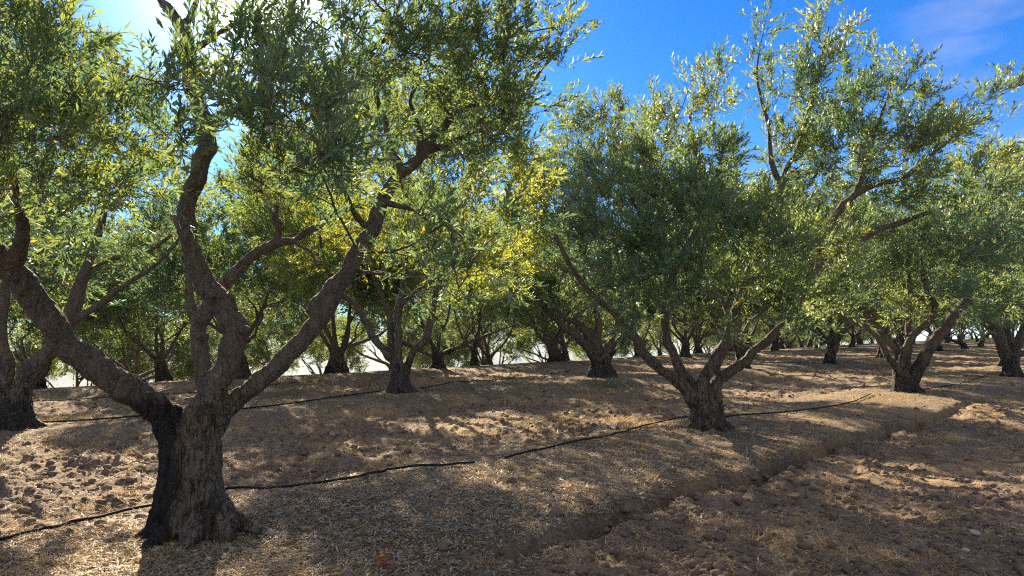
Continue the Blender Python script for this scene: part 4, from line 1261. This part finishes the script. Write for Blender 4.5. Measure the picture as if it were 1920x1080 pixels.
stone_spots = [(1828, 1010, .055, 'largest pale stone near the right edge of the foreground'), (1695, 845, .035, 'pale stone on the tilled soil below the split-trunk tree'),
               (1566, 975, .022, 'small pinkish stone in the right foreground'), (1655, 980, .02, 'small flat grey stone in the right foreground'),
               (1350, 975, .03, 'grey stone beside the dry grass in the centre foreground'), (1465, 1000, .025, 'rounded stone low in the right foreground'),
               (1810, 1040, .035, 'stone just below the largest pale stone'), (1900, 990, .03, 'stone at the far right edge of the foreground'),
               (1530, 855, .035, 'flat pale stone at the foot of the ditch bank'), (1880, 940, .045, 'pale rock half sunk at the right edge'),
               (387, 1005, .0, ''), (560, 893, .03, 'pale stone behind the hose, right of the nearest trunk'), (145, 912, .035, 'white stone left of the nearest trunk'), (130, 910, .05, 'dull brown stone beside the white stone'),
               (740, 845, .03, 'white stone in the tilled strip behind the first hose'), (505, 1000, .045, 'flat stone beside the roots of the nearest tree'),
               (168, 745, .05, 'white stone on the crest at the far left'), (1240, 880, .03, 'small stone on the mound left of the green-skirted tree'), (290, 895, .025, 'pale stone touching the left side of the nearest trunk'), (1155, 852, .03, 'pale chip of stone on the mound beside the hose')]
rs = np.random.default_rng(3)
for k, (px, py, r, lab) in enumerate(stone_spots):
    if r == 0: continue
    x, y, z = ground_px(px, py); z = gz(x, y, True)
    v, f = blob(rs, 3, 40 + k)
    r *= 0.85
    me = mesh_from('stone', v * r, None, f, True); me.materials.append(M_STONE)
    o = link('stone', me, None, (x, y, z + r * .28)); o.rotation_euler = (0, 0, rs.uniform(0, 6))
    tag(o, lab, 'stone', 'pale stones lying on the soil')


# dry grass tufts, a green weed, a withered seedling, fallen yellow leaves
def tuft(px, py, n, h, spread, mat_, label, cat, seed, name='dry_grass_tuft', w=.0035, flat=.8):
    rng = np.random.default_rng(seed)
    x, y, z = ground_px(px, py); z = gz(x, y, True)
    bp = rng.normal(size=(n, 3)) * np.array([spread * .35, spread * .35, 0]); bp[:, 2] = 0
    d = unit(bp / spread * 1.2 + rng.normal(size=(n, 3)) * .5 * np.array([1, 1, .3]) + np.array([0, 0, flat]))
    side = unit(np.cross(d, rng.normal(size=(n, 3))))
    L_ = h * rng.uniform(.5, 1.2, n)[:, None]; W_ = w * rng.uniform(.6, 1.3, n)[:, None]
    m1_ = bp + d * L_ * .55; d2 = unit(d + np.array([0, 0, -.7]) + rng.normal(size=(n, 3)) * .2); tp = m1_ + d2 * L_ * .5
    v = np.stack([bp - side * W_ * .5, bp + side * W_ * .5, m1_ - side * W_ * .4, m1_ + side * W_ * .4, tp], 1).reshape(-1, 3)
    o_ = (np.arange(n) * 5)[:, None]
    me = mesh_from(name, v, o_ + np.array([[0, 1, 3, 2]]), o_ + np.array([[2, 3, 4]]))
    add_attr(me, 'rnd', np.repeat(rng.random(n) * .98, 5)); add_attr(me, 'tone', np.repeat(rng.random(n), 5))
    me.materials.append(mat_)
    o = link(name, me, None, (x, y, z)); tag(o, label, cat, 'dry grass tufts on the soil' if 'dry' in name else None); return o


tufts = [(1200, 1052, 90, .13, .22, 'loose tan tuft of dry grass in the bottom centre'), (1215, 1010, 60, .10, .2, 'dry grass tuft just behind the bottom centre tuft'), (900, 1060, 60, .10, .16, 'reddish dry tuft at the bottom edge below the ditch end'),
         (1415, 1020, 90, .14, .28, 'grey uprooted tangle of dry grass in the right foreground'), (1590, 1010, 50, .12, .22, 'thin dry straw bundle in the right foreground'), (1780, 835, 120, .18, .4, 'golden straw heap on the right tilled strip'),
         (1690, 905, 70, .14, .3, 'dry straw heap in the middle of the right foreground'), (1585, 935, 70, .14, .3, 'straw patch left of the middle right heap'), (1165, 790, 140, .2, .5, 'golden sunlit straw heap behind the hose, left of the green-skirted tree'),
         (1050, 800, 120, .2, .6, 'sunlit straw patch behind the hose at the centre'), (925, 815, 100, .18, .5, 'straw heap in the middle tilled strip'), (250, 850, 100, .18, .4, 'dark dry weed heap left of the nearest trunk'), (150, 830, 100, .18, .4, 'dark dry weeds near the left-edge tree'),
         (60, 790, 120, .2, .6, 'golden grass by the foot of the left-edge tree'), (120, 785, 120, .2, .6, 'golden grass patch right of the left-edge tree'), (1905, 830, 60, .14, .3, 'dry tuft at the right edge of the tilled strip'), (1450, 770, 90, .12, .4, 'low straw along the hose right of the green-skirted tree')]
for k, (px, py, n, h, sp, lab) in enumerate(tufts):
    tuft(px, py, n, h, sp, M_STRAW, lab, 'dry grass', 300 + k, flat=.35)
tuft(1135, 725, 260, .38, .8, M_WEED, 'grey-green feathery weed in front of the broad-footed black trunk', 'weed', 400, 'green_weed', .012, .9)


def plates(name, px, py, n, sz, spread, hgt, mat_, label, cat, seed, group=None):
    rng = np.random.default_rng(seed)
    x, y, z = ground_px(px, py); z = gz(x, y, True)
    b = rng.normal(size=(n, 3)) * np.array([spread, spread, 0]) ; b[:, 2] = .012 + rng.random(n) * hgt
    d = unit(rng.normal(size=(n, 3)) * np.array([1, 1, .45])); nr = unit(rng.normal(size=(n, 3)) * .5 + np.array([0, -.3, 1])); nr = unit(nr - d * np.sum(nr * d, 1, keepdims=True))
    L_ = sz * rng.uniform(.7, 1.2, n)
    v, q, t, k = leaf_mesh(b, d, nr, L_, L_ * .42, True)
    parts = [(v, q, t)]
    if hgt > .02:
        parts.append(frusta(np.tile([[0, 0, -.01]], (n, 1)), b, np.full(n, .002), np.full(n, .001), 3))
    v, q, t = merge(parts)
    me = mesh_from(name, v, q, t); add_attr(me, 'rnd', rng.random(len(v))); me.materials.append(mat_)
    o = link(name, me, None, (x, y, z)); tag(o, label, cat, group); return o


plates('withered_seedling', 722, 1062, 16, .045, .05, .10, M_RUST, 'withered seedling with curled orange-brown leaves at the bottom edge', 'seedling', 41)
plates('fallen_leaf', 735, 1016, 1, .075, 0, .0, M_YEL, 'single yellow fallen leaf above the withered seedling', 'leaf', 42, 'fallen yellow leaves')
plates('fallen_leaf', 463, 1051, 1, .05, 0, .0, M_YEL, 'small orange-yellow fallen leaf right of the nearest trunk', 'leaf', 43, 'fallen yellow leaves')
plates('fallen_leaf', 327, 1072, 1, .075, 0, .0, M_YEL, 'yellow fallen leaf at the bottom edge below the nearest trunk', 'leaf', 44, 'fallen yellow leaves')


def stick(px0, py0, px1, py1, r, label, seed):
    a = np.array(ground_px(px0, py0)); b = np.array(ground_px(px1, py1))
    rng = np.random.default_rng(seed)
    pts = [a + (b - a) * t + np.append(rng.normal(size=2) * .015, 0) for t in np.linspace(0, 1, 6)]
    c = catmull(np.array(pts), 4); c[:, 2] = terrain(c[:, 0], c[:, 1])[0] + r * 1.3 + .01 * np.sin(np.linspace(0, 3.1, len(c)))
    v, q, t = tube(c, np.linspace(r, r * .4, len(c)), 7)
    me = mesh_from('fallen_twig', v, q, t, True); me.materials.append(M_TWIG)
    o = link('fallen_twig', me); tag(o, label, 'twig', 'fallen twigs')


stick(1490, 1035, 1535, 1068, .006, 'dark fallen twig at the bottom right', 1)
stick(225, 878, 300, 868, .011, 'pale fallen stick lying left of the nearest trunk', 2)
stick(840, 850, 880, 832, .009, 'forked pale twig in the middle tilled strip', 3)
stick(760, 725, 812, 735, .014, 'dark twig by the foot of the slim forked tree', 4)
stick(1840, 995, 1900, 994, .007, 'thin dark twig behind the largest pale stone', 5)

# ------------------------------------------------------------------ air
def haze(dens):
    import bmesh
    bm = bmesh.new(); bmesh.ops.create_cube(bm, size=1)
    bmesh.ops.scale(bm, vec=(14600, 14600, 196), verts=bm.verts); bmesh.ops.translate(bm, vec=(0, 0, -82), verts=bm.verts)
    me = bpy.data.meshes.new('haze'); bm.to_mesh(me); bm.free()
    m, t = mat('haze'); s = NT(t)
    v = s.n('ShaderNodeVolumePrincipled'); v.inputs['Color'].default_value = (.60, .73, .92, 1); v.inputs['Density'].default_value = dens; v.inputs['Anisotropy'].default_value = 0.0
    o = s.n('ShaderNodeOutputMaterial'); s.l(v.outputs[0], o.inputs['Volume'])
    me.materials.append(m); ob = link('haze', me); tag(ob, 'pale blue summer haze over the valley beyond the grove', 'haze', kind='stuff')


HAZE = 0.0002
if HAZE: haze(HAZE)
